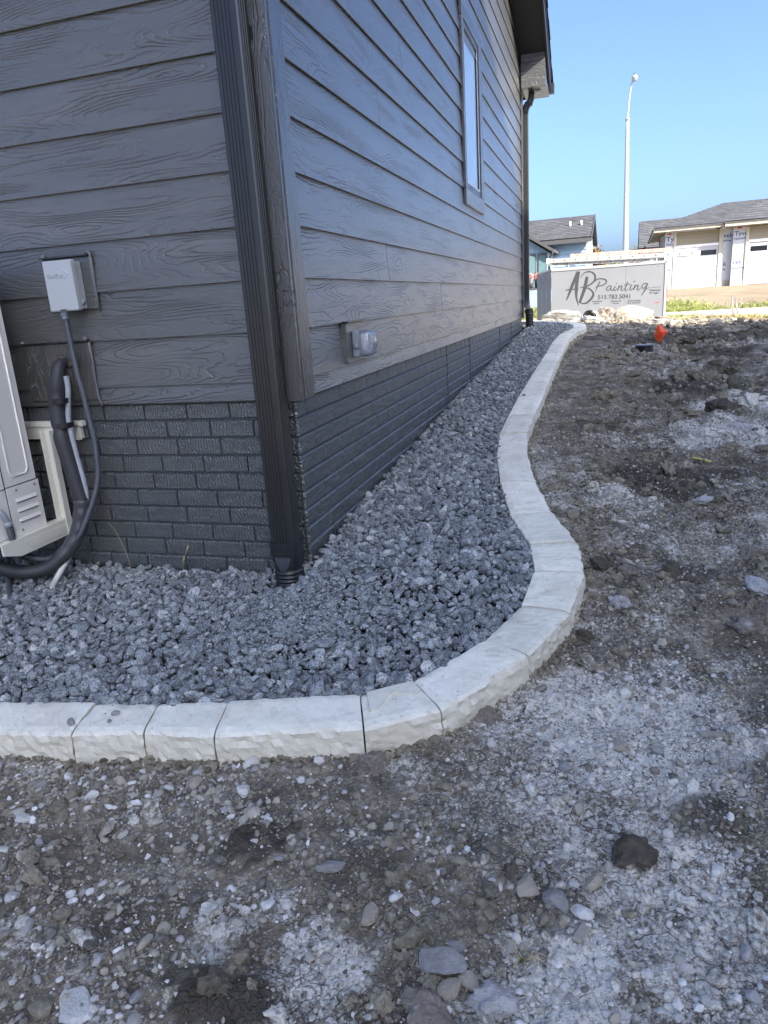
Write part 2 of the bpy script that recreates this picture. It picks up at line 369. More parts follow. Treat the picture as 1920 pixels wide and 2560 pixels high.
def shingle_mat(name, a, b):
    t = NT(name); p = t.obj(); n = t.noise(p, 2.2, 3, 0.7); n2 = t.noise(p, 18, 3, 0.7)
    c = t.ramp(t.math('MULTIPLY_ADD', n2, 0.5, t.math('MULTIPLY', n, 0.5)), [(0.38, a), (0.62, b)])
    r = t.attr('rnd'); c = t.mix(t.ramp(r, [(0.5, 0.0), (0.9, 0.35)]), c, tuple(x * 1.6 for x in b))
    return t.out(c, 0.9, spec=0.2)
m_shingle = shingle_mat('grey_asphalt_shingles', (0.05, 0.052, 0.056), (0.11, 0.112, 0.118))
m_shingled = shingle_mat('charcoal_asphalt_shingles', (0.04, 0.04, 0.042), (0.085, 0.083, 0.085))
def flat(name, col, rough=0.6, var=0.06, **k): return simple(name, col, rough, 0.0, var, 3.0, **k)
m_cream = flat('cream_fascia_paint', (0.45, 0.41, 0.32))
m_beige = flat('olive_beige_siding', (0.27, 0.235, 0.165))
m_wrap = flat('white_house_wrap', (0.46, 0.47, 0.49), 0.5)
m_garage = flat('white_garage_door', (0.40, 0.41, 0.44), 0.5)
m_conc = flat('cast_concrete', (0.36, 0.33, 0.28), 0.85)
m_bluesid = flat('blue_grey_siding', (0.24, 0.33, 0.42), 0.6)
m_bluetrim = flat('dark_window_trim', (0.06, 0.06, 0.06), 0.5)
m_white = flat('white_paint', (0.72, 0.72, 0.72), 0.5)
m_pole = simple('galvanised_pole', (0.45, 0.46, 0.46), 0.4, 0.3, 0.05)
m_trailer = simple('brushed_aluminium_cladding', (0.185, 0.19, 0.197), 0.5, 0.1, 0.10, 2.0)
m_trailcor = simple('bright_aluminium_edge', (0.42, 0.41, 0.40), 0.4, 0.4)
m_ladal = simple('aluminium_ladder', (0.36, 0.355, 0.34), 0.4, 0.3)
m_ladred = simple('faded_orange_fibreglass', (0.62, 0.33, 0.25), 0.5)
m_leaf = simple('leaf_green', (0.07, 0.11, 0.03), 0.7, var=0.4, scale=5)
m_autumn = simple('leaf_olive_orange', (0.2, 0.12, 0.04), 0.7, var=0.4, scale=5)
m_bark = simple('bark', (0.1, 0.08, 0.06), 0.9)
m_grass = simple('meadow_grass', (0.20, 0.22, 0.06), 0.7, var=0.35, scale=4)
def glass_mat():
    t = NT('window_glass'); g = t.n('ShaderNodeBsdfGlossy', {'Roughness': 0.02, 'Color': (0.9, 0.95, 1, 1)}); tr = t.n('ShaderNodeBsdfTransparent', {'Color': (0.85, 0.9, 0.92, 1)})
    f = t.math('MULTIPLY', t.n('ShaderNodeFresnel', {'IOR': 1.5}).outputs[0], t.math('SUBTRACT', 1.0, t.n('ShaderNodeNewGeometry').outputs['Backfacing'])); mx = t.n('ShaderNodeMixShader', {0: f, 1: tr.outputs[0], 2: g.outputs[0]})
    t.t.links.new(mx.outputs[0], t.t.nodes['Material Output'].inputs[0]); return t.m
m_glass = glass_mat()
m_curtain = flat('white_curtain', (0.8, 0.8, 0.8), 0.8)
def clear_mat():
    t = NT('clear_polycarbonate')
    tr = t.n('ShaderNodeBsdfTransparent', {'Color': (0.86, 0.89, 0.92, 1)}); g = t.n('ShaderNodeBsdfGlossy', {'Roughness': 0.06, 'Color': (1, 1, 1, 1)})
    df = t.n('ShaderNodeBsdfDiffuse', {'Color': (0.7, 0.75, 0.8, 1)})
    m1 = t.n('ShaderNodeMixShader', {0: 0.22, 1: tr.outputs[0], 2: df.outputs[0]})
    lw = t.n('ShaderNodeLayerWeight', {'Blend': 0.45}).outputs['Fresnel']
    mx = t.n('ShaderNodeMixShader', {0: lw, 1: m1.outputs[0], 2: g.outputs[0]}); t.t.links.new(mx.outputs[0], t.t.nodes['Material Output'].inputs[0]); return t.m
m_clear = clear_mat()

# ------------------------------------------------------------------ ground levels
KY = np.array([-3, -1.2, -.8, -.3, 0, .5, .9, 1.4, 2, 2.8, 3.9, 5.1, 6.3, 7.6, 8.6, 10, 12.])
KZ = np.array([-.1, -.10, -.09, -.05, .02, .06, .09, .13, .17, .24, .31, .36, .425, .49, .535, .56, .56])
def K(y): return np.interp(y, KY, KZ)
def gravel_z(x, y):
    a = sstep(-0.32, 0.12, np.asarray(x, float)); return -0.052 * np.exp(-((x + .065) / .11) ** 2 - ((y + .13) / .13) ** 2) - 0.105 + (K(y) - 0.018 + 0.105) * a * 1.0 + (1 - a) * (K(np.minimum(y, -.6)) - K(-.8)) 
# inner and outer top edges of the stone edging, joint by joint
INN = [(-2.6, -1.33), (-2.05, -1.29), (-1.5, -1.245), (-1.08, -1.20), (-.634, -1.132), (-.277, -1.07), (-.082, -1.035), (.129, -.988), (.506, -.89), (.642, -.795), (.817, -.533), (.91, -.286), (.939, -.076), (.901, .141), (.787, .453), (.681, .913), (.606, 1.355), (.553, 1.86), (.553, 2.335), (.56, 2.935), (.57, 3.494), (.578, 4.1), (.583, 4.75), (.588, 5.4), (.592, 6.1), (.61, 6.75), (.65, 7.25), (.712, 7.6), (.779, 7.97), (.76, 8.4), (.66, 8.8), (.466, 9.2), (.22, 9.6), (-.065, 10.0), (-.4, 10.35)]
OUT = [(-2.54, -1.47), (-1.99, -1.435), (-1.44, -1.39), (-1.02, -1.34), (-.58, -1.272), (-.243, -1.22), (-.041, -1.171), (.168, -1.148), (.566, -1.044), (.752, -.92), (.961, -.60), (1.071, -.316), (1.113, -.075), (1.083, .168), (.961, .508), (.851, .933), (.764, 1.406), (.715, 1.92), (.725, 2.40), (.735, 2.99), (.738, 3.55), (.741, 4.15), (.745, 4.8), (.75, 5.45), (.76, 6.13), (.775, 6.74), (.81, 7.2), (.87, 7.52), (.95, 8.0), (.925, 8.5), (.81, 8.95), (.59, 9.37), (.33, 9.78), (.04, 10.17), (-.29, 10.5)]
INN = np.array(INN); OUT = np.array(OUT)

def resample(P, m=8):
    t = np.arange(len(P)); tt = np.linspace(0, len(P) - 1, (len(P) - 1) * m + 1); return np.c_[np.interp(tt, t, P[:, 0]), np.interp(tt, t, P[:, 1])]
MID = resample((INN + OUT) / 2, 6)
def inpoly(x, y, poly):
    x = np.asarray(x); y = np.asarray(y); c = np.zeros(x.shape, bool); n = len(poly); j = n - 1
    for i in range(n):
        xi, yi = poly[i]; xj, yj = poly[j]
        cond = ((yi > y) != (yj > y)) & (x < (xj - xi) * (y - yi) / (yj - yi + 1e-12) + xi); c ^= cond; j = i
    return c
BEDPOLY = list(map(tuple, MID)) + [(-9, 10.5), (-9, -1.4)]
EDGEIN = list(map(tuple, INN + (OUT - INN) * 0.02)) + [(-9, 10.35), (-9, -1.3)]
OUTPOLY = list(map(tuple, OUT)) + [(-9, 10.5), (-9, -1.5)]

# stains, and far-right shade put into the colour, as blobs on the soil: (x, y, radius, strength)
LIME = [(1.28, -.80, .40, 1.1), (1.25, -1.3, .22, .9), (1.12, -1.62, .16, 1.1), (1.35, -1.65, .2, .6), (1.75, 2.1, .3, 1.0), (2.35, 2.9, .5, 1.1), (.45, -1.60, .12, 1.0), (.64, -1.72, .14, 1.05), (.05, -1.78, .15, .9), (1.11, -.22, .12, .8), (1.13, -.75, .30, .95), (1.18, -.98, .25, .8), (1.35, -.62, .3, .75), (2.0, 2.3, .45, .9), (1.52, 2.0, .35, .55), (1.25, .9, .22, .8), (1.45, .45, .3, .5), (2.2, 5.0, .6, .6), (2.75, 6.5, .8, .6), (1.4, -.1, .15, .5), (.05, -1.36, .07, .8), (.30, -1.29, .05, .6), (1.05, -1.6, .12, .8), (1.3, -1.45, .25, .8), (1.15, -1.2, .2, .7), (1.0, -1.1, .2, .6), (.85, -1.3, .12, .4), (.35, -1.86, .1, .8), (.75, -1.85, .1, .8), (1.7, 6.2, .5, .6), (1.9, 1.0, .3, .5), (2.4, 3.3, .5, .8), (1.6, -.6, .25, .5), (.95, -1.75, .12, .7), (1.2, 9.4, .5, .8), (1.9, 8.6, .5, .5)]
WET_SHADE = [(.95, -1.28, .13, .55), (1.42, -1.12, .14, .6), (1.12, -1.45, .08, .6), (.25, -1.68, .09, .5), (.72, -1.4, .09, .5), (1.1, 2.3, .3, .5), (1.5, 1.2, .35, .8), (1.9, 3.6, .5, .8), (2.3, 5.8, .8, .9), (1.3, 6.8, .6, .6), (1.45, .1, .16, .7), (1.65, -.55, .1, .6), (.383, -1.418, .07, 1.0), (.46, -1.39, .055, .9), (.44, -1.47, .05, .7), (.52, -1.80, .11, 1.0), (.42, -1.75, .07, .7), (1.25, -1.27, .05, .9), (1.0, -1.42, .05, .4), (.60, -1.19, .10, .5), (.75, -1.02, .10, .4), (1.8, 7.2, .9, .8), (3.0, 8.0, 1.2, .9), (2.4, 9.0, .9, .8), (1.25, -.05, .1, .6), (1.75, 1.3, .25, .7), (1.3, 3.6, .5, .4), (2.0, 2.65, .12, .8), (1.1, 5.2, .5, .3), (1.3, .25, .14, .5), (2.6, 4.4, .5, .6), (1.5, -.9, .08, .5), (.8, -1.9, .1, .7)]  # dark mud patches; the large far-right ones are painted shade

def blobs(x, y, L, warp=0.35):
    s = np.zeros_like(x)
    for (a, b, r, k) in L:
        wx = (fbm(x / r * 1.3 + a * 7, y / r * 1.3 + b * 5, 3, 3) - .5) * r * 1.6; wy = (fbm(x / r * 1.3 + a * 3, y / r * 1.3 - b * 5, 3, 9) - .5) * r * 1.6
        d = np.hypot(x + wx - a, (y + wy - b)) / r; s = np.maximum(s, k * (1 - sstep(0.45, 1.25, d)))
    return s

def terrain_base(x, y):
    z = K(y) - 0.093
    z = z - 0.13 * sstep(0.95, 2.6, x) * sstep(4.5, 9.5, y)
    # beyond the crest of the fill: falls to the street, rises to the houses
    prof = np.interp(y, [-200, 9.6, 12, 16, 18.2, 25.5, 30, 37.5, 60, 150, 900], [0, 0, -.02, -.3, -.62, -.62, -.25, .33, .4, .5, .5])
    z = z + np.where(y > 9.6, prof, 0.0)
    z = np.where(y > 9.6, z + (0.13 * sstep(0.95, 2.6, x)) * sstep(14, 38, y), z)
    return z

def soil_z(x, y, detail=True):
    z = terrain_base(x, y)
    if detail:
        near = 1 - sstep(10, 14, y)
        amp = np.clip(0.6 + 1.3 * sstep(1.15, 1.9, x) * sstep(-1.2, 0, y) + 0.7 * sstep(0, 3, y) * sstep(.9, 1.4, x), 0, 2.4)
        z = z + near * ((fbm(x * 2.2, y * 2.2, 3, 11) - .5) * 0.05 * amp + (fbm(x * 9, y * 9, 4, 21) - .5) * 0.038 * amp)
        rid = 1 - np.abs(fbm(x * 16, y * 16, 3, 31) * 2 - 1); z = z + near * (rid - .8) * 0.016 * amp * sstep(.4, .6, fbm(x * 3, y * 3, 2, 5))
        z = z + near * (fbm(x * 45, y * 45, 3, 41) - .5) * 0.016 * (.6 + amp * .6)
        z = z + near * 0.035 * blobs(x, y, [w_ for w_ in WET_SHADE if w_[2] < .16 and w_[1] < -.9], 0) * fbm(x * 30, y * 30, 3, 3)
    return z

def spaced(a, b, s0, grow, start):
    out = [a]; s = s0
    while out[-1] < b:
        if out[-1] > start: s = s0 * (1 + grow * (out[-1] - start))
        out.append(out[-1] + s)
    return np.array(out)
ys = spaced(-2.15, 12.0, .0085, 0.85, -0.9); ys = np.r_[-300, -80, -30, -12, -6, -4, -3, -2.6, -2.3, ys, np.geomspace(12.6, 900, 46)]
xs = spaced(-0.4, 1.9, .0085, 0, 99); xr = spaced(1.9, 4.6, .0095, 1.1, 1.9); xs = np.r_[-900, -200, -60, -30, -14, -9, -6, -4, -3, -2.4, -1.9, -1.5, -1.2, -.9, -.7, -.55, -.47, xs, xr[1:], np.linspace(5, 9, 16), 11, 14, 18, 24, 34, 60, 200, 900]
XX, YY = np.meshgrid(xs, ys); GX, GY = XX.ravel(), YY.ravel()
Z = soil_z(GX, GY)
inb = inpoly(GX, GY, OUTPOLY)
# the sheet dips under the stone edging and the gravel bed
Z = np.where(inb, np.minimum(Z, gravel_z(np.clip(GX, -3, 3), GY) - 0.055), Z)
limeA = blobs(GX, GY, LIME) * (1 - sstep(11, 13, GY)); limeA = np.maximum(limeA, 0.16 + 0.5 * sstep(.5, .75, fbm(GX * 1.7, GY * 1.7, 3, 77))) * (1 - 0.5 * (1 - sstep(.3, .9, GX)) * (GY < -1.1))
wetShadeA = blobs(GX, GY, WET_SHADE)
farA = sstep(9.7, 11.5, GY + (fbm(GX * .8, GY * .8, 3, 8) - .5) * 2.0)
limeA *= (1 - farA); wetShadeA *= (1 - farA)
ny, nx = XX.shape; ii = np.arange(ny * nx).reshape(ny, nx)
F = np.stack([ii[:-1, :-1].ravel(), ii[:-1, 1:].ravel(), ii[1:, 1:].ravel(), ii[1:, :-1].ravel()], 1)
npmesh('ground', np.c_[GX, GY, Z], F, m_soil, True, dict(lime=limeA, wet=wetShadeA, far=farA), kind='structure')
print('ground verts', ny * nx)

# street behind the fill, with its kerb
mb = MB(); mb.box((-60, 18.6, -.62), (80, 25.0, -.06 - .0)); 
st = simple('street_concrete', (0.3, 0.29, 0.27), 0.9, 0, 0.1, 3)
mb = MB(); mb.box((-80, 18.9, -0.9), (90, 24.8, -0.075)); mb.build('street', st, kind='structure')
mb = MB(); mb.box((-80, 18.7, -0.9), (90, 18.9, 0.045), 0.02); mb.box((-80, 24.8, -0.9), (90, 25.0, 0.06), 0.02); mb.build('street_kerb', m_conc, kind='structure')

# ------------------------------------------------------------------ stones
def ico(sub):
    import bmesh
    bm = bmesh.new(); bmesh.ops.create_icosphere(bm, subdivisions=sub, radius=1); v = np.array([p.co[:] for p in bm.verts]); f = np.array([[q.index for q in p.verts] for p in bm.faces]); bm.free(); return v, f
ICO = {1: ico(1), 2: ico(2), 3: ico(3), 4: ico(4)}
def chiselled(v, r, planes=9, soft=0.0):
    N = r.normal(size=(planes, 3)); N /= np.linalg.norm(N, axis=1)[:, None]; H = r.uniform(0.5, 0.95, planes)
    d = v @ N.T; t = np.where(d > 0.05, H / np.maximum(d, 0.05), 9); rad = np.minimum(t.min(1), 1.15)
    if soft: rad = rad * (1 - soft) + soft * 0.85
    return v * rad[:, None]
def scatter(name, P, S, mat, sub, aspect=(1, .8, .6), planes=9, soft=0.0, flatness=0.35, nvar=24, smooth=False, kind='stuff', seed=1, rnd=None):
    r = np.random.default_rng(seed); v0, f0 = ICO[sub]; n = len(P)
    var = np.stack([chiselled(v0, r, planes, soft) for _ in range(nvar)])
    if sub >= 3: var = var * np.array([[1 + .55 * mnoise.fractal(Vector(p_) * 1.9 + Vector((i_ * 3.1, 0, 0)), .8, 2, 4) for p_ in v0] for i_ in range(nvar)])[:, :, None]
    k = r.integers(0, nvar, n)
    V = var[k]; A = np.array(aspect) * r.uniform(.75, 1.25, (n, 3)); V = V * A[:, None, :]
    yaw = r.uniform(0, 2 * np.pi, n); ti = r.normal(0, flatness, n); tj = r.normal(0, flatness, n)
    def rot(a, ax):
        c, s = np.cos(a), np.sin(a); M = np.zeros((len(a), 3, 3)); i, j = [(1, 2), (2, 0), (0, 1)][ax]; M[:, ax, ax] = 1; M[:, i, i] = c; M[:, j, j] = c; M[:, i, j] = -s; M[:, j, i] = s; return M
    M = rot(ti, 0) @ rot(tj, 1); M = rot(yaw, 2) @ M
    V = np.einsum('nij,nkj->nki', M, V) * S[:, None, None] + P[:, None, :]
    m = v0.shape[0]; F = (f0[None] + (np.arange(n) * m)[:, None, None]).reshape(-1, 3)
    rr = r.random(n) if rnd is None else rnd
    return V.reshape(-1, 3), F, np.repeat(rr, m)
def join(name, parts, mat, smooth=False, kind='stuff', parent=None):
    o = 0; Vs, Fs, Rs = [], [], []
    for V, F, rr in parts: Vs.append(V); Fs.append(F + o); Rs.append(rr); o += len(V)
    return npmesh(name, np.concatenate(Vs), np.concatenate(Fs), mat, smooth, dict(rnd=np.concatenate(Rs)), kind=kind, parent=parent)

def bed_ok(x, y):
    return inpoly(x, y, EDGEIN) & ((x > 0.012) | (y < -0.012) | (y > 8.62))
def jgrid(x0, x1, y0, y1, s, r):
    a, b = np.meshgrid(np.arange(x0, x1, s), np.arange(y0, y1, s * .87)); a = a + (np.arange(b.shape[0]) % 2)[:, None] * s / 2
    a = a.ravel() + r.uniform(-.42, .42, a.size) * s; b = b.ravel() + r.uniform(-.42, .42, b.size) * s; return a, b
r = np.random.default_rng(3)
def gravel_layer(y0, y1, s, dz, size, sub, seed, x0=-2.3, keep=1.0):
    a, b = jgrid(x0, 1.15, y0, y1, s, r); m = bed_ok(a, b) & (r.random(a.size) < keep)
    a, b = a[m], b[m]; S = np.clip(r.lognormal(math.log(size), .36, a.size), size * .45, size * 1.8)
    z = gravel_z(a, b) + dz + (fbm(a * 5, b * 5, 3, 4) - .5) * .022 + r.uniform(-.006, .009, a.size)
    # fine chips spilled in the middle of the bed
    chip = 0 * np.exp(-(((a - .12) / .16) ** 2 + ((b + .45) / .2) ** 2)); S = S * (1 - .45 * chip)
    return scatter('gravel', np.c_[a, b, z], S, m_granite, sub, (1, .74, .58), 7, 0.0, 0.6, seed=seed)
rg = np.random.default_rng(77); ga, gb = rg.normal(.12, .15, 1500), rg.normal(-.42, .15, 1500); gm_ = bed_ok(ga, gb); ga, gb = ga[gm_], gb[gm_]
chips = scatter('chips', np.c_[ga, gb, gravel_z(ga, gb) + rg.uniform(-.004, .012, ga.size)], rg.uniform(.004, .009, ga.size), m_granite, 1, (1, .75, .6), 7, 0, .6, seed=78, rnd=.55 + .4 * rg.random(ga.size))
GR = join('gravel', [chips, gravel_layer(-1.4, 2.4, .0245, -.020, .0165, 2, 11, -1.75), gravel_layer(-1.4, 2.4, .032, -.003, .0165, 2, 12, -1.75),
      gravel_layer(2.4, 10.4, .027, -.014, .0185, 1, 13, -.6), gravel_layer(2.4, 10.4, .038, .0, .018, 1, 14, -.6), gravel_layer(-1.4, .0, .045, -.014, .02, 1, 15, -2.4, .01)], m_granite)
# sheet under the loose gravel, coloured near black as shade in the gaps
gxs = np.arange(-2.6, 1.2, .05); gys = np.arange(-1.45, 10.5, .06); A_, B_ = np.meshgrid(gxs, gys); a, b = A_.ravel(), B_.ravel()
ids = np.arange(a.size).reshape(A_.shape); Fq = np.stack([ids[:-1, :-1].ravel(), ids[:-1, 1:].ravel(), ids[1:, 1:].ravel(), ids[1:, :-1].ravel()], 1)
cxq, cyq = a[Fq].mean(1), b[Fq].mean(1); inn = [tuple(p) for p in (INN + (OUT - INN) * .3)] + [(-9, 10.4), (-9, -1.35)]
Fq = Fq[inpoly(cxq, cyq, inn) & ((cxq > 0) | (cyq < 0) | (cyq > 8.6))]
npmesh('gravel_bed', np.c_[a, b, gravel_z(a, b) - 0.042], Fq, simple('gravel_gap_shade', (0.03, 0.032, 0.035), 0.9, scale=120, var=0.4, bump=0.6), True, kind='structure')

# loose pebbles and crumbs on the soil
def soil_pts(x0, x1, y0, y1, s, keep, rr, wetcut=True):
    a, b = jgrid(x0, x1, y0, y1, s, rr); m = ~inpoly(a, b, OUTPOLY)
    a, b = a[m], b[m]; k = keep(a, b); k = k * (1 - .85 * np.clip(blobs(a, b, WET_SHADE) * 1.3 - .3, 0, 1) * (b < 0)) if wetcut else k; m = rr.random(a.size) < k; return a[m], b[m]
dens = lambda x, y: np.clip((1 - sstep(.15, .75, x + (fbm(x * 3, y * 3, 2, 9) - .5) * .8)) * 1.0 * sstep(.32, .5, fbm(x * 5, y * 5, 3, 66) + .05) * (1 - .8 * blobs(x, y, WET_SHADE)) + .10 + .5 * sstep(.52, .66, fbm(x * 4, y * 4, 3, 55)), 0, 1)
near_edge = lambda x, y: np.exp(-((y + 1.28 + (x < .4) * 0) / .09) ** 2) * (x < .75)
r = np.random.default_rng(21); PB = []
def peb(x0, x1, y0, y1, s, size, sig, keep, sub, seed, sink=.38, rn=None, soft=.12):
    a, b = soil_pts(x0, x1, y0, y1, s, keep, r, rn != 'lime'); S = np.clip(r.lognormal(math.log(size), sig, a.size), size * .5, size * 2.6)
    z = soil_z(a, b) + S * (.5 - sink)
    lz = np.clip(blobs(a, b, LIME) + (fbm(a * 9, b * 9, 3, 15) - .5) * .6, 0, 1)
    wz = blobs(a, b, WET_SHADE)
    if rn == 'lime': rr = np.clip(.24 + lz * .66 - wz * .3 + r.normal(0, .09, a.size), 0, 1)
    else:
        rr = r.random(a.size) ** 1.25 if rn is None else rn(a.size); rr = np.where(r.random(a.size) < lz * .55, np.clip(rr * .3 + .68, 0, .97), rr)
    return scatter('pebbles', np.c_[a, b, z], S, m_peb, sub, (1, .82, .62), 10, soft, .3, seed=seed, rnd=rr)
PB.append(peb(-.75, 1.9, -2.0, -.3, .0105, .0030, .35, lambda x, y: .22 + .5 * dens(x, y), 1, 31))
PB.append(peb(-.75, 1.7, -2.0, -.9, .0150, .0055, .35, lambda x, y: dens(x, y) * .75 + .35 * near_edge(x, y), 1, 32))
PB.append(peb(-.75, 1.7, -2.0, -.9, .028, .0095, .3, lambda x, y: dens(x, y) * .55 + .5 * near_edge(x, y), 2, 33))
PB.append(peb(-.75, 1.9, -2.0, -.4, .045, .0115, .3, lambda x, y: dens(x, y) * .34 + .06 + .45 * near_edge(x, y), 2, 34, rn=lambda n: .3 + .68 * r.random(n)))
PB.append(peb(.75, 3.2, -2.0, 3.0, .0175, .0048, .5, lambda x, y: .35 + .6 * sstep(.5, .62, fbm(x * 3, y * 3, 3, 51)), 1, 35))
PB.append(peb(.8, 3.6, -1.0, 6.0, .06, .011, .5, lambda x, y: .12 + .55 * sstep(.5, .62, fbm(x * 2.2, y * 2.2, 3, 52)), 1, 36, rn=lambda n: r.random(n) * .62))
PB.append(peb(.8, 4.5, 2.5, 10.5, .11, .018, .5, lambda x, y: .25 + .3 * sstep(.5, .62, fbm(x * 1.2, y * 1.2, 3, 53)), 1, 37, rn=lambda n: r.random(n) * .5))
join('pebbles', PB, m_peb)
# rough crumbled clods, damp and dry
CL = [peb(.75, 2.2, -2.0, .9, .055, .015, .5, lambda x, y: .05 + .5 * sstep(.5, .62, fbm(x * 3.1, y * 3.1, 3, 91)), 3, 48, soft=0.1, rn='lime', sink=.4),
      peb(-.6, .9, -2.0, -1.0, .05, .013, .5, lambda x, y: .05 + .6 * sstep(.52, .62, fbm(x * 4.1, y * 4.1, 3, 92)), 3, 49, soft=0.1, rn='lime', sink=.4),
      peb(.7, 2.4, -2.0, .6, .020, .0065, .45, lambda x, y: .15 + .8 * sstep(.47, .6, fbm(x * 4.5, y * 4.5, 3, 64)), 2, 44, soft=0.12, rn='lime', sink=.4),
      peb(.95, 2.6, -1.0, 2.5, .05, .014, .45, lambda x, y: .75 * sstep(.5, .64, fbm(x * 2.5, y * 2.5, 3, 61)) + .5 * np.exp(-((x - 1.2) / .12) ** 2) * (y > -.4), 2, 41, soft=0.12, rn='lime'),
      peb(1.0, 4.6, 2.0, 10.5, .11, .028, .5, lambda x, y: .6 * sstep(.48, .62, fbm(x * 1.1, y * 1.1, 3, 62)) + .03, 2, 42, soft=0.12, rn='lime'),
      peb(-.6, 1.4, -2.0, -1.0, .04, .011, .4, lambda x, y: .6 * sstep(.55, .62, fbm(x * 4, y * 4, 3, 63)) + .7 * sstep(.5, .8, blobs(x, y, WET_SHADE[:5])), 2, 43, soft=0.12, rn='lime')]
CL += [peb(1.15, 2.8, -.9, 3.0, .11, .024, .5, lambda x, y: .16 + .5 * sstep(.48, .62, fbm(x * 1.8, y * 1.8, 3, 71)) * (x > 1.25), 3, 45, soft=.1, rn='lime'),
       peb(1.2, 5.0, 2.5, 9.6, .20, .040, .5, lambda x, y: .14 + .5 * sstep(.48, .6, fbm(x * .9, y * .9, 3, 72)), 3, 46, soft=.1, rn='lime')]
# crumbs heaped along the foot of the edging
rk_ = np.random.default_rng(17); Q = resample(OUT, 200); Q = Q[(Q[:, 1] < 9.0)]; q = Q[rk_.integers(0, len(Q), 5200)]; dq = np.c_[np.interp(q[:, 1], [-1.5, -1.0, -.6, -.2, 9], [.1, .45, .9, 1, 1]), np.interp(q[:, 1], [-1.5, -1.0, -.6, -.2, 9], [-1, -.9, -.45, -.1, 0])]
offs = np.abs(rk_.normal(0, .018, len(q))) + .002; q = q + dq * offs[:, None]; ok = ~inpoly(q[:, 0], q[:, 1], OUTPOLY); q, offs = q[ok], offs[ok]
Sz = np.clip(rk_.lognormal(math.log(.0055), .5, len(q)), .002, .016) * np.interp(q[:, 1], [-1, 4, 9], [1, 1.6, 2.6]); lzq = blobs(q[:, 0], q[:, 1], LIME)
CL.append(scatter('foot', np.c_[q[:, 0], q[:, 1], soil_z(q[:, 0], q[:, 1]) + .010 * np.exp(-offs / .012) + Sz * .2], Sz, m_crumb, 2, (1, .82, .65), 8, .1, .4, seed=18, rnd=np.clip(.22 + .5 * lzq + rk_.normal(0, .1, len(q)), 0, 1)))
join('soil_clods', CL, m_crumb)
rk_ = np.random.default_rng(19); tq = rk_.random(420); iq = rk_.integers(0, 24, 420); Pq = INN[iq] + (INN[iq + 1] - INN[iq]) * tq[:, None]; Oq = OUT[iq] + (OUT[iq + 1] - OUT[iq]) * tq[:, None]; wq = rk_.random(420)[:, None] ** 1.4; Cq = Pq + (Oq - Pq) * wq
join('edging_grit', [scatter('grit', np.c_[Cq, K(Cq[:, 1]) + .001], rk_.uniform(.0009, .0028, 420), m_granite, 1, (1, .8, .6), 7, 0, .4, seed=20)], m_granite)

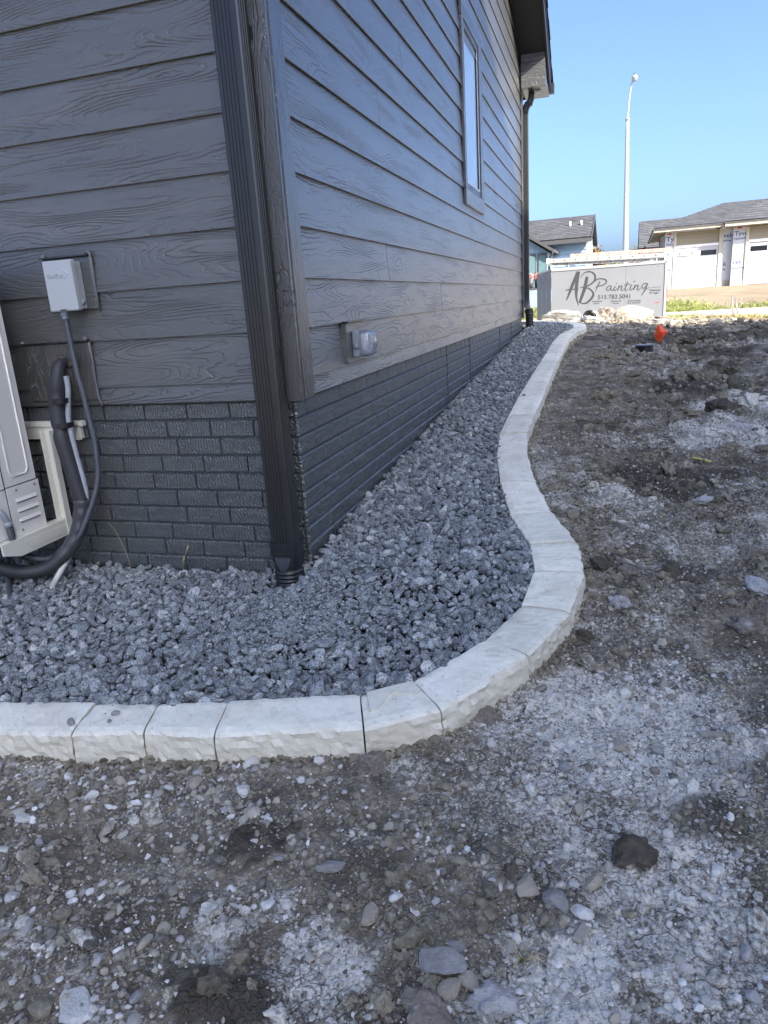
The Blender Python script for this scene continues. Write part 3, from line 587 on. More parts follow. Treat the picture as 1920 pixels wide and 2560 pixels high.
# single stones and lumps of clay one can tell apart
def lump(name, x, y, size, mat, label, cat, seed, group=None, asp=(1, .8, .62), rough=.12, planes=8, sub=4, sink=.3, rz=None, soft=.25):
    rr = np.random.default_rng(seed); v0, f0 = ICO[sub]; v = chiselled(v0, rr, planes, soft)
    n = np.array([mnoise.fractal(Vector(p) * 1.6 + Vector((seed, 0, 0)), 1.0, 2.0, 4) for p in v]) ; v = v * (1 + n[:, None] * rough) * np.array(asp) * size
    a = rr.uniform(0, 6.3) if rz is None else rz; c, s_ = math.cos(a), math.sin(a); v = v @ np.array([[c, s_, 0], [-s_, c, 0], [0, 0, 1]])
    o = npmesh(name, v, f0, mat, False); z = float(soil_z(np.array([x]), np.array([y]))[0]); o.location = (x, y, z + size * asp[2] * (1 - 2 * sink))
    return props(o, label, cat, group)
S_ = [('rock', 1.04, -1.41, .032, m_rockt, 'pale tan flat-topped stone, larger of two beside a dark clod', 'rock'),
 ('rock', 1.10, -1.44, .028, m_rockg, 'knobbly grey stone just right of the pale tan flat-topped stone', 'rock'),
 ('rock', 1.15, -1.45, .021, m_rockw, 'broken white stone chip standing beside the knobbly grey stone', 'rock'),
 ('rock', .90, -1.62, .040, m_rockg, 'largest grey stone of the cluster near the bottom edge, rounded and angular', 'rock'),
 ('rock', .955, -1.64, .021, m_rockt, 'smooth oval stone right of the largest grey stone', 'rock'),
 ('rock', .925, -1.665, .022, m_rockt, 'round tan stone just below the largest grey stone', 'rock'),
 ('rock', .92, -1.575, .018, m_rockg, 'small round grey stone above the largest grey stone', 'rock'),
 ('rock', 1.17, -1.36, .025, m_rockt, 'tan wedge of stone left of the dark round clod', 'rock'),
 ('rock', 1.23, -.88, .026, m_rockt, 'tan oval stone lying alone on the whitened soil', 'rock'),
 ('rock', .73, -1.54, .024, m_rockt, 'tan stone with a flat face between the two dark mud patches and the stone cluster', 'rock'),
 ('rock', .61, -1.45, .024, m_rockg, 'long upright grey stone sliver right of the dark mud patch', 'rock'),
 ('rock', .02, -1.44, .022, m_rockt, 'blocky tan stone in the dense pebbles', 'rock'),
 ('rock', .27, -1.86, .036, m_rockw, 'large pale slab of stone at the bottom left edge', 'rock'),
 ('rock', -.05, -1.67, .02, m_rockw, 'white rounded stone near the left edge', 'rock'),
 ('rock', .27, -1.145, .026, m_rockw, 'pale stone leaning at the foot of the long edging stone', 'rock'),
 ('rock', .15, -1.25, .024, m_rockt, 'flat tan stone a hand below the edging joint', 'rock'),
 ('rock', .30, -1.25, .024, m_rockw, 'pale boulder-shaped stone below the long edging stone', 'rock'),
 ('rock', -.45, -1.30, .024, m_rockg, 'dark grey granite stone at the left end under the edging', 'rock'),
 ('rock', .45, -1.10, .017, m_rockw, 'speckled white stone touching the edging face', 'rock'),
 ('clod', 1.25, -1.27, .050, m_clodd, 'dark damp round clod of earth on the pale soil', 'dirt clod'),
 ('clod', .90, -1.72, .045, m_clod, 'grey clay lump at the bottom edge under the stone cluster', 'dirt clod'),
 ('clod', 1.01, -1.67, .042, m_clodw, 'white-crusted clay lump right of the stone cluster', 'dirt clod'),
 ('clod', .60, -1.09, .045, m_clod, 'brown clay lump pressed against the curved edging near its open joint', 'dirt clod'),
 ('clod', .86, -.80, .042, m_clod, 'grey clay lump at the foot of the curving edging', 'dirt clod'),
 ('clod', 1.13, -.33, .034, m_clodd, 'brown wet clod wedged beside the bend of the edging', 'dirt clod'),
 ('clod', 1.14, -.20, .034, m_clod, 'grey clay clod leaning on the outer edging face at the bend', 'dirt clod'),
 ('clod', 1.65, -.20, .055, m_clod, 'broad dry clay lump near the right edge of the path', 'dirt clod'),
 ('clod', 1.75, .29, .05, m_clod, 'dry clay lump farthest up along the right edge', 'dirt clod'),
 ('clod', 1.71, .03, .05, m_clodw, 'lime-dusted clay lump between two dry lumps at right', 'dirt clod'),
 ('clod', 1.18, .14, .05, m_clodd, 'dark clay clod beside the third edging stone of the bend', 'dirt clod'),
 ('clod', 1.28, .07, .042, m_clod, 'rounded clay clod right of the dark clod at the bend', 'dirt clod'),
 ('clod', 1.25, -.12, .04, m_clodw, 'chalky clod lying out from the bend of the edging', 'dirt clod'),
 ('clod', 1.98, 2.75, .13, m_clodd, 'big dark ragged clod standing up at the right', 'dirt clod'),
 ('clod', 2.00, 2.23, .075, m_clodw, 'white-coated clay lump below the big dark clod', 'dirt clod'),
 ('clod', 2.12, 2.18, .07, m_clodd, 'dark clay lump right of the white-coated lump', 'dirt clod'),
 ('clod', 2.05, 1.75, .05, m_clod, 'clay lump at the right edge before the yellow stick', 'dirt clod'),
 ('clod', 1.64, .87, .045, m_clodw, 'cracked pale clay slab nearer than the yellow stick', 'dirt clod'),
 ('clod', 2.11, 6.4, .09, m_clodd, 'dark round clod beyond the buried black basin', 'dirt clod')]
for i, (n_, x, y, s_, m_, lb, ct) in enumerate(S_):
    sp = dict(asp=(1.1, .8, .6), rough=.10, planes=8, soft=.15) if n_ == 'rock' else dict(asp=(1.1, .85, .6), rough=.42, planes=6, soft=.5, sub=4, sink=.38)
    if 'sliver' in lb: sp['asp'] = (1.5, .6, .6)
    if 'slab' in lb: sp['asp'] = (1.3, .9, .4)
    lump(n_, x, y, s_, m_, lb, ct, 100 + i, **sp)
# stones left lying on the edging
for i, (x, y, s_, lb) in enumerate([(-.17, -1.12, .012, 'small dark stone chip lying on the second edging stone, farthest back'), (-.165, -1.155, .008, 'tiny dark stone crumb in front of the chip on the edging'), (-.27, -1.185, .014, 'oblong grey gravel stone resting near the edging joint'), (.60, 2.95, .016, 'grey gravel stone resting on the far straight edging')]):
    o = lump('gravel_stone', x, y, s_, m_rockg, lb, 'gravel stone', 300 + i, sub=3, rough=.05, asp=(1.4 if i == 2 else 1, .8, .6)); o.location.z = float(K(y)) + s_ * .5

# ------------------------------------------------------------------ limestone edging
edging = empty('limestone_edging', (0, 0, 0), 0, 'curving row of cream limestone blocks holding the grey gravel', 'garden edging')
r = np.random.default_rng(5)
for k in range(len(INN) - 1):
    i0, i1, o0, o1 = INN[k], INN[k + 1], OUT[k], OUT[k + 1]
    L = float(np.hypot(*((i0 + o0) / 2 - (i1 + o1) / 2))); g = .0022 / L; NL = max(5, int(L / .013)); NW = 6; NH = 7
    if k > 14: NL = 6; NW = 4; NH = 3
    seed = k * 3 + 1; dz = r.uniform(-.003, .003); tilt = r.uniform(-.004, .004); tz = r.uniform(-.004, .004)
    jit = [np.array([r.uniform(-.3, .3) * g, r.uniform(-.3, .3) * g])for _ in range(2)]
    ring = []  # cross-section going from inner bottom, up, over the top, down the outer face
    ws = [0.0] * NH + list(np.linspace(0, 1, NW + 2)) + [1.0] * (NH + 1); hs = list(np.linspace(-.115, -.008, NH)) + [0] * (NW + 2) + list(np.linspace(-.012, -.125, NH + 1))
    V = []
    for a in range(NL + 1):
        ta = g + (1 - 2 * g) * a / NL
        P = i0 + (i1 - i0) * ta; Q = o0 + (o1 - o0) * ta; zc = float(K((P[1] + Q[1]) / 2)) + dz + tz * (a / NL - .5)
        d = (Q - P) / np.linalg.norm(Q - P)
        for j, (wv, hv) in enumerate(zip(ws, hs)):
            p = P + (Q - P) * wv; s_ = a / NL * L
            nz_ = mnoise.fractal(Vector((s_ * 24 + seed * 9, hv * 30, wv * 2.1)), .9, 2, 3)
            nf = mnoise.fractal(Vector((s_ * 45 + seed * 5, hv * 55, wv * 9)), .9, 2, 3)
            if hv < 0 and wv == 1.0: p = p + d * (.004 + .0065 * nz_ + .0055 * nf + .006 * min(1, -hv / .05))     # rock-faced front
            elif hv < 0: p = p + d * (.004 * nz_)
            else:
                e = .007 * nz_ if wv in (1.0,) else 0; p = p + d * (e - (.003 if wv == 1 else -.002 if wv == 0 else 0))
            zz = zc + hv + (.0032 * nz_ + .0018 * nf if hv == 0 else 0) - (.004 if (hv == 0 and wv in (0.0, 1.0)) else 0) + tilt * (wv - .5)
            if a in (0, NL) and hv == 0: zz -= .0025
            V.append((p[0], p[1], zz))
    m = len(ws); mb = MB(); f = []
    for a in range(NL):
        for j in range(m - 1): f.append((a * m + j, a * m + j + 1, (a + 1) * m + j + 1, (a + 1) * m + j))
    f.append(tuple(range(m))); f.append(tuple(range(NL * m, NL * m + m))[::-1])
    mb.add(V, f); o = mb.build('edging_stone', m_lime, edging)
    if k == 8: o['label'] = 'edging stone with a long raised ledge across its top'
# ledge on one stone: thin spalled layer
i0, i1, o0, o1 = INN[8], INN[9], OUT[8], OUT[9]
mb = MB(); pl = []
for t_ in np.linspace(.12, .97, 14):
    w_ = .55 + .16 * math.sin(t_ * 9) - .28 * t_; p = i0 + (i1 - i0) * t_; q = o0 + (o1 - o0) * t_; pl.append((p + (q - p) * max(.06, w_), p + (q - p) * .03))
V = []
for c, d in pl: zc = float(K((c[1] + d[1]) / 2)); V += [(c[0], c[1], zc - .004), (c[0], c[1], zc + .0045), (d[0], d[1], zc + .0045)]
f = []
for a in range(len(pl) - 1): f += [(a * 3, a * 3 + 1, a * 3 + 4, a * 3 + 3), (a * 3 + 1, a * 3 + 2, a * 3 + 5, a * 3 + 4)]
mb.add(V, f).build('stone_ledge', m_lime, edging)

# ------------------------------------------------------------------ the dark house
house = empty('dark_sided_house', (0, 0, 0), 0, 'dark brown-grey lap-sided house above a painted brick-pattern foundation', 'house')
ROWS = [(.66, .731)] + [(.731 + .1935 * i, .731 + .1935 * (i + 1)) for i in range(30)]
def lap(mb, side, a, b, z0, z1, cut=None):
    """one board: side 'R' faces +X and runs in Y, side 'L' faces -Y and runs in X. wedge section"""
    zt = z1 + .022
    sec = [(.0115, z0 + .011), (.0185, z0), (.0252, z0), (.0262, z0 + .0015), (.0125, zt), (.0025, zt)]
    n = len(sec); v = []
    for t_ in (a, b):
        for d, z in sec:
            zz = min(z, cut(t_)) if cut else z
            v.append((d, t_, zz) if side == 'R' else (t_, -d, zz))
    f = [tuple(range(n)), tuple(range(n, 2 * n))[::-1]] + [(i, (i + 1) % n, (i + 1) % n + n, i + n) for i in range(n)]
    mb.add(v, f)
JR = {0: [5.60], 1: [4.17, 7.83], 2: [2.77, 7.92], 3: [1.374, 7.0], 4: [5.58], 5: [4.14], 6: [2.755, 7.92], 7: [1.37, 6.9], 8: [5.3], 9: [1.9, 7.2], 10: [3.1, 6.75], 11: [5.2], 12: [2.2, 7.6], 13: [6.4], 14: [4.9]}
Y0, Y1 = .092, 8.50
rake = lambda y: 4.08 + .5 * (8.4 - y) if y > 4.27 else 4.08 + .5 * (8.4 - 4.27) - .5 * (4.27 - y)
WIN = (3.90, 4.72, 1.86, 3.16)
for i, (z0, z1) in enumerate(ROWS):
    # top of the gable: boards get shorter
    lo, hi = Y0, Y1
    if z0 > rake(8.5) - .02: hi = 8.4 - (z0 - 4.08) / .5 - .0; lo = max(Y0, 8.54 - hi)
    if hi - lo < .3: break
    js = [lo] + [j for j in JR.get(i, [2.4 + (i * 1.4) % 3.6, 6.0 + (i * 1.4) % 2]) if lo + .2 < j < hi - .2] + [hi]
    for a, b in zip(js[:-1], js[1:]):
        segs = [(a, b)]
        if z0 > WIN[2] - .02 and z1 < WIN[3] + .02:
            segs = [s for s in ((a, min(b, WIN[0])), (max(a, WIN[1]), b)) if s[1] - s[0] > .02]
        for (p, q) in segs:
            mb = MB(); top = rake(8.4) if False else None
            lap(mb, 'R', p + .0018, q - .0018, z0, z1, (lambda y: max(z0 + .004, rake(y) + .05)) if z1 > 3.9 else None)
            mb.build('siding_board', m_siding, house, uv=(1, 2))
JL = {4: [-1.55], 7: [-1.1]}
for i, (z0, z1) in enumerate(ROWS):
    if z0 > 3.6: break
    js = [-9.0, -5.4, -1.8 - .5 * (i % 3)] + [-.03]
    for a, b in zip(js[:-1], js[1:]):
        mb = MB(); lap(mb, 'L', a + .0012, b - .0012, z0, z1); mb.build('siding_board', m_siding, house, uv=(0, 2))
# corner boards
mb = MB(); mb.box((-.05, -.046, .652), (.046, -.0235, 3.75), .004).build('corner_board', m_trim, house, uv=(2, 0))
mb = MB(); mb.box((.0235, -.0232, .652), (.050, .0905, 3.75), .005).build('corner_board', m_trim, house, uv=(2, 1))
mb = MB(); mb.box((.0235, 8.503, .652), (.046, 8.585, 4.02), .003).build('corner_board', m_trim, house, uv=(2, 1))
mb = MB(); mb.box((-.08, 8.5865, .652), (.046, 8.608, 3.9), .003).build('corner_board', m_trim, house, uv=(2, 1))
# core wall and foundation
mb = MB(); mb.box((-9, 0, .64), (0, 8.58, 3.9)); mb.prism([(0, 3.9), (8.58, 3.9), (8.55, 4.02), (4.27, 6.15), (0, 4.02)], 0, -9, 0); mb.build('wall', m_soffit, house)
mb = MB(); mb.box((-9, .0065, -.5), (-.0065, 8.57, .639)); mb.build('foundation_wall', m_mortar, house)

# formed bricks of the foundation, each one proud of its joint
BH = .0765; BL = .203; brick_v = {}
def brick(side, a, b, z0, z1, parent, mesh=None):
    d = .012; j = .0012; c = .006; w0 = -.0118
    v = []
    A0, A1, Z0, Z1 = a + j * .9, b - j * .9, z0 + j * 1.6, z1 - j * 2.2
    rings = [(0, w0), (0, -.0045), (.0028, .002), (.0045, .0055)]
    for ins, dep in rings:
        it = ins * 2.0 if ins else 0
        for (p, q) in ((A0 + ins * .7, Z0 + ins), (A1 - ins * .7, Z0 + ins), (A1 - ins * .7, Z1 - it), (A0 + ins * .7, Z1 - it)):
            v.append((dep, p, q) if side == 'R' else (p, -dep, q))
    f = []
    for k in range(3):
        for i in range(4): f.append((k * 4 + i, k * 4 + (i + 1) % 4, k * 4 + 4 + (i + 1) % 4, k * 4 + 4 + i))
    f.append((12, 13, 14, 15)); return v, f
br = np.random.default_rng(12); nb = 0; rest = {'R': MB(), 'L': MB()}
blist = []
for row in range(0, 16):
    zt = .660 - row * BH + .0; zb = zt - BH
    off = (0, .1, .06, .15)[row % 4]
    y = -.012 - off * .0
    edges = [-.012]; y = .09 + off
    while y < 8.57: edges.append(y + br.uniform(-.006, .006)); y += BL
    edges.append(8.57)
    for a, b in zip(edges[:-1], edges[1:]):
        if b - a < .03: continue
        if zt > gravel_z(.02, max(a, 0)) - .05 - 0 and zt > .0 - .3: blist.append((math.hypot(a + 2.62, 1.16), 'R', a, b, zb, zt))
    edges = [-.012]; x = -.10 - off
    while x > -2.4: edges.append(x + br.uniform(-.006, .006)); x -= BL
    for a, b in zip(edges[1:], edges[:-1]):
        if zt > -.2: blist.append((math.hypot(2.62, 1.16 - a), 'L', a, b, zb, zt))
blist.sort(key=lambda t: t[0])
for i, (_, side, a, b, zb, zt) in enumerate(blist):
    v, f = brick(side, a, b, zb, zt, house)
    uvm = (1, 2) if side == 'R' else (0, 2)
    if i < 300: MB().add(v, f).build('brick', m_brick, house, uv=uvm)
    else: rest[side].add(v, f)
for s_, uvm in (('R', (1, 2)), ('L', (0, 2))):
    if rest[s_].v: rest[s_].build('far_bricks', m_brick, house, kind='stuff', uv=uvm)
# dark vertical joints of the form panels
mb = MB()
for y in (2.95, 3.995, 6.06, 7.2): mb.box((.0, y - .004, .1), (.0095, y + .004, .655))
mb.build('panel_joint', m_mortar, house)
mb = MB(); mb.box((-9, -.0245, .6555), (-.05, -.012, .6635)); mb.box((.012, .09, .6555), (.0245, 8.5, .6635)); mb.build('starter_flashing', m_alu, house)

# window in the long wall
wy0, wy1, wz0, wz1 = 3.84, 4.86, 1.765, 3.26
win = MB(); X0, X1 = .020, .044
win.box((X0, wy0, wz0), (X1, wy1, 1.895), .003); win.box((X0, wy0, 3.165), (X1, wy1, wz1), .003)
win.box((X0, wy0, 1.8955), (X1, 3.925, 3.1645), .003); win.box((X0, 4.69, 1.8955), (X1, wy1, 3.1645), .003)
wo = win.build('window', m_trim, house, uv=(1, 2))
sash = MB()
for a, b in (((3.9255, 1.8958), (4.6895, 1.945)), ((3.9255, 3.115), (4.6895, 3.164)), ((3.9255, 1.9452), (3.97, 3.1148)), ((4.645, 1.9452), (4.6895, 3.1148))):
    sash.box((-.03, a[0], a[1]), (.036, b[0], b[1]), .004)
sash.build('sash', m_alu, wo)
sash = MB(); sash.box((.0305, 3.971, 1.946), (.0345, 3.985, 3.114)); sash.box((.0305, 4.63, 1.946), (.0345, 4.644, 3.114)); sash.box((.0305, 3.986, 1.946), (.0345, 4.629, 1.962)); sash.build('glazing_bead', m_white, wo)
MB().box((.018, 3.97, 1.9455), (.022, 4.645, 3.1145)).build('pane', m_glass, wo)
mb = MB(); V = []; n = 60
for i in range(n + 1):
    y = 3.95 + .72 * i / n; x = .010 + .0045 * math.sin(i * .9) + .002 * math.sin(i * 2.3)
    V += [(x, y, 1.9), (x, y, 3.16)]
mb.add(V, [(2 * i, 2 * i + 2, 2 * i + 3, 2 * i + 1) for i in range(n)], True); mb.build('curtain', m_curtain, wo)

# roof: rake soffit, fascia, boxed eave end, shingles
rk = MB(); th = .02
def rakeband(mb, x0, x1, dz0, dz1, y0=-.62, y1=9.12):
    yr = 4.27; zr = 4.08 + .5 * (8.4 - yr)
    for ya, yb in ((yr, y1), (yr, y0)):
        za, zb = zr, zr - .5 * abs(yb - yr)
        v = [(x0, ya, za + dz0), (x1, ya, za + dz0), (x1, ya, za + dz1), (x0, ya, za + dz1), (x0, yb, zb + dz0), (x1, yb, zb + dz0), (x1, yb, zb + dz1), (x0, yb, zb + dz1)]
        mb.add(v, [(0, 1, 2, 3), (4, 7, 6, 5), (0, 4, 5, 1), (1, 5, 6, 2), (2, 6, 7, 3), (3, 7, 4, 0)])
rakeband(rk, .0, .372, 0, .012); rk.build('soffit', m_soffit, house)
rk = MB(); rakeband(rk, .3725, .398, -.05, .17, y1=8.98); fo = rk.build('rake_fascia', m_alu, house)
rk = MB(); rakeband(rk, .3985, .406, .09, .175, y1=9.0); rk.build('rake_trim', m_alu, house)
rk = MB(); rakeband(rk, -9.4, .37, .014, .16); rk.build('roof_deck', m_soffit, house)
# shingle courses on the far slope edge, visible as a stepped edge
sh = MB(); k = 0
for side in (1, -1):
    s = 0.0
    while s < 4.9:
        ya = 4.27 + side * s; yb = 4.27 + side * (s + .15); za = 4.08 + .5 * (8.4 - 4.27) - .5 * s + .176; zb = za - .075 - .0
        ov = .425 + br.uniform(-.006, .008)
        v = [(-9.5, ya, za), (ov, ya, za), (ov, yb, zb), (-9.5, yb, zb), (-9.5, ya, za + .004), (ov, ya, za + .004), (ov, yb, zb + .012), (-9.5, yb, zb + .012)]
        sh.add(v, [(0, 3, 2, 1), (4, 5, 6, 7), (0, 1, 5, 4), (1, 2, 6, 5), (2, 3, 7, 6), (3, 0, 4, 7)]); s += .15
sh.build('shingle_courses', m_shingled, house, kind='stuff')
mb = MB(); mb.prism([(8.40, 3.765), (9.02, 3.765), (9.02, 3.77), (8.40, 4.078)], 0, .0465, .362); mb.build('eave_end_panel', m_trim, house, uv=(0, 2))
mb = MB(); mb.box((.0465, 8.385, 3.672), (.372, 9.03, 3.764), .003); mb.build('eave_return', m_trim, house, uv=(0, 2))
mb = MB(); mb.box((-9.3, 8.585, 3.70), (.045, 9.02, 3.715)); mb.build('eave_soffit', m_soffit, house)
mb = MB(); mb.box((-9.3, 9.0205, 3.68), (.372, 9.045, 3.87)); mb.build('eave_fascia', m_alu, house)
mb = MB(); mb.prism([(9.046, 3.72), (9.12, 3.72), (9.16, 3.78), (9.155, 3.85), (9.046, 3.85)], 0, -9.3, .44); mb.build('gutter', m_alu, house)
mb = MB(); mb.box((-9.3, -.62, 3.68), (.37, -.6, 3.87)); mb.box((-9.3, -.6, 3.70), (-.047, -.047, 3.712)); mb.build('eave_fascia', m_alu, house)
mb = MB(); mb.box((.20, 8.55, 3.655), (.29, 8.64, 3.6715), .004); mb.box((.215, 8.565, 3.640), (.275, 8.625, 3.6545), .004); mb.build('soffit_vent', m_white, house)

# ------------------------------------------------------------------ downspouts
def ribbed(mb, x0, x1, y0, y1, z0, z1, ribs=5):
    """rectangular downspout with ribs on the wide front (-Y) and on the +X side"""
    pr = []
    c = .008
    def side(p, q, n):  # points along a face with ribs pushed in
        out = []; 
        for i in range(n):
            t0 = .16 + .62 * i / n
            for t_, d in ((t0, 0), (t0 + .02, .0028), (t0 + .055, .0028), (t0 + .075, 0)): out.append((t_, d))
        return [(p[0] + (q[0] - p[0]) * t_ , p[1] + (q[1] - p[1]) * t_, d) for t_, d in out]
    P = [(x0 + c, y0)]
    for x, y, d in side((x0, y0), (x1, y0), ribs): P.append((x, y + d))
    P += [(x1 - c, y0), (x1 - c * .3, y0 + c * .3), (x1, y0 + c)]
    for x, y, d in side((x1, y0), (x1, y1), 3): P.append((x - d, y))
    P += [(x1, y1 - c), (x1 - c, y1), (x0 + c, y1), (x0, y1 - c), (x0, y0 + c)]
    mb.prism(P, 2, z0, z1); return mb
ds = empty('downspout', (-.06, -.09, .1), 0, 'large dark bronze ribbed downspout at the near house corner', 'downspout')
def kid(mb, name, mat, par, **k):
    o = mb.build(name, mat, par, **k); o.matrix_parent_inverse = Matrix.Translation(par.location).inverted() if par.rotation_euler.z == 0 else par.matrix_basis.inverted(); return o
kid(ribbed(MB(), -.118, -.012, -.128, -.050, .085, 3.7), 'pipe', m_alu, ds)
mb = MB(); mb.box((-.013, -.094, .80), (-.0095, -.060, .86), .001); mb.tube([(-.012, -.070, .815), (-.0065, -.070, .815)], .003, 8); mb.tube([(-.012, -.070, .845), (-.0065, -.070, .845)], .003, 8); kid(mb, 'strap', m_alu, ds)
mb = MB(); mb.box((-.13, -.0485, 1.9), (-.005, -.0465, 1.94)); kid(mb, 'band', m_alu, ds)
# boot adapter
def loft(mb, rings, cap=True):
    n = len(rings[0]); v = [p for r_ in rings for p in r_]; f = []
    for a in range(len(rings) - 1):
        for i in range(n): f.append((a * n + i, a * n + (i + 1) % n, (a + 1) * n + (i + 1) % n, (a + 1) * n + i))
    if cap: f += [tuple(range(n))[::-1], tuple(range((len(rings) - 1) * n, len(rings) * n))]
    return mb.add(v, f)
def rr_ring(cx, cy, hx, hy, z, p=5.0, n=32, tl=0):
    out = []
    for i in range(n):
        a = 2 * math.pi * (i + .5) / n; c, s_ = math.cos(a), math.sin(a); k = (abs(c) ** p + abs(s_) ** p) ** (-1 / p)
        out.append((cx + hx * c * k, cy + hy * s_ * k, z + tl * s_ * k))
    return out
BX, BY = -.065, -.09
mb = MB(); loft(mb, [rr_ring(BX, BY, .058, .045, .092), rr_ring(BX, BY, .063, .050, .0915), rr_ring(BX, BY, .063, .050, .073), rr_ring(BX, BY, .0605, .0475, .072), rr_ring(BX, BY, .0605, .0475, .057), rr_ring(BX, BY, .063, .05, .056), rr_ring(BX, BY, .063, .05, .040), rr_ring(BX, BY, .0605, .0485, .036), rr_ring(BX, BY, .057, .052, .0, 3), rr_ring(BX, BY, .053, .053, -.030, 2.2), rr_ring(BX, BY, .05, .05, -.06, 2)])
for x in (-.085, -.045): mb.tube([(x, -.139, .064), (x, -.1435, .064)], .0035, 8)
kid(mb, 'boot_adapter', m_plastic, ds)
mb = MB(); hw = .036; V = [(BX - hw, -.1415, .030), (BX + hw, -.1415, .030), (BX + hw * .75, -.1455, .0), (BX + hw * .38, -.1475, -.022), (BX, -.148, -.028), (BX - hw * .38, -.1475, -.022), (BX - hw * .75, -.1455, .0)]
mb.add(V + [(x, y + .01, z) for x, y, z in V], [tuple(range(7)), tuple(range(7, 14))[::-1]] + [(i, (i + 1) % 7, (i + 1) % 7 + 7, i + 7) for i in range(7)]); kid(mb, 'boot_window', simple('smoky_plastic', (.045, .05, .06), .12, spec=.9), ds)
def corrug(mb, pts, r0, r1, step, n=20, squash=1.0):
    pts = [Vector(p) for p in pts]; L = [0]
    for a, b in zip(pts[:-1], pts[1:]): L.append(L[-1] + (b - a).length)
    out = []; rs = []; s = 0; k = 0; seq = [(0, r0), (.2, r1), (.5, r1), (.7, r0)]
    while s < L[-1]:
        for ds_, rr_ in seq:
            d = s + ds_ * step
            if d > L[-1]: break
            i = max(j for j in range(len(L)) if L[j] <= d + 1e-9); i = min(i, len(pts) - 2); t_ = (d - L[i]) / (L[i + 1] - L[i]); out.append(pts[i].lerp(pts[i + 1], t_)); rs.append(rr_)
        s += step
    return mb.tube(out, rs, n)
kid(corrug(MB(), [(BX, -.092, -.13), (BX, -.092, -.028)], .054, .061, .017, 28), 'corrugated_pipe', m_plastic, ds)

fd = empty('downspout', (.07, 8.65, .6), 0, 'far dark downspout with elbows under the eave and a black corrugated end', 'downspout')
kid(ribbed(MB(), .028, .112, 8.612, 8.70, .93, 3.42, 4), 'pipe', m_alu, fd)
mb = MB(); rings = []
def rring(cx, cy, z, hx, hy, ax, sl):  # rounded rect ring tilted in x by slope
    out = []
    for i in range(20):
        a = 2 * math.pi * (i + .5) / 20; c, s_ = math.cos(a), math.sin(a); k = (abs(c) ** 5 + abs(s_) ** 5) ** (-.2); out.append((cx + hx * c * k, cy + hy * s_ * k, z + sl * hx * c * k))
    return out
for i in range(9):
    t_ = i / 8; a = t_ * 1.0; rings.append(rring(.07 + .075 * (1 - math.cos(a * 1.35)), 8.656, 3.42 + .135 * math.sin(a * 1.2), .043 + .003 * (i % 2), .046 + .003 * (i % 2), 0, -.6 * t_))
loft(mb, rings); kid(mb, 'elbow', m_alu, fd)
mb = MB(); loft(mb, [rring(.125, 8.656, 3.53, .04, .044, 0, -.6), rring(.155, 8.656, 3.60, .04, .044, 0, -.2), rring(.160, 8.656, 3.67, .04, .044, 0, 0), rring(.160, 8.75, 3.699, .04, .044, 0, 0)]); kid(mb, 'offset_pipe', m_alu, fd)
mb = MB(); loft(mb, [rring(.07, 8.656, .93, .044, .046, 0, 0), rring(.075, 8.645, .87, .044, .046, 0, -.2), rring(.092, 8.62, .80, .044, .046, 0, -.4), rring(.105, 8.60, .755, .044, .044, 0, -.4)]); kid(mb, 'elbow', m_alu, fd)
kid(corrug(MB(), [(.105, 8.60, .775), (.118, 8.585, .72), (.12, 8.575, .45)], .055, .064, .021, 22), 'corrugated_pipe', m_plastic, fd)
mb = MB(); mb.box((.0465, 8.615, 3.10), (.1135, 8.621, 3.13)); mb.box((.0465, 8.615, 1.8), (.1135, 8.621, 1.83)); kid(mb, 'strap', m_alu, fd)

# ------------------------------------------------------------------ outlet with bubble cover on the long wall
ob = empty('outdoor_outlet', (.03, .66, .83), 0, 'grey electrical outlet under a clear bubble cover on the siding', 'outlet')
mb = MB(); mb.box((.014, .545, .742), (.040, .795, .925), .003); kid(mb, 'mounting_block', m_siding, ob, uv=(1, 2))
mb = MB(); mb.box((.018, .535, .926), (.056, .80, .932)); kid(mb, 'drip_cap', m_alu, ob)
mb = MB(); mb.box((.0405, .615, .765), (.072, .715, .885), .006); kid(mb, 'cover_base', m_greypvc, ob)
mb = MB(); loft(mb, [rr_ring(0, 0, .060, .052, .0, 4), rr_ring(0, 0, .062, .054, .02, 4), rr_ring(.0, 0, .060, .052, .045, 3.5), rr_ring(0, 0, .052, .045, .062, 3), rr_ring(0, 0, .032, .028, .070, 3)], cap=False)
mb.v = [(z + .068, y + .672, x + .825) for x, y, z in mb.v]; mb.f.append(tuple(range(4 * 32, 5 * 32))); mb.sm = [True] * len(mb.f); kid(mb, 'bubble_cover', m_clear, ob)
mb = MB(); mb.box((.0725, .655, .79), (.085, .69, .87), .003); kid(mb, 'receptacle', m_white, ob)
mb = MB(); mb.tube([(.06, .614, .815), (.06, .6105, .815)], .014, 16); kid(mb, 'knockout', m_greypvc, ob)

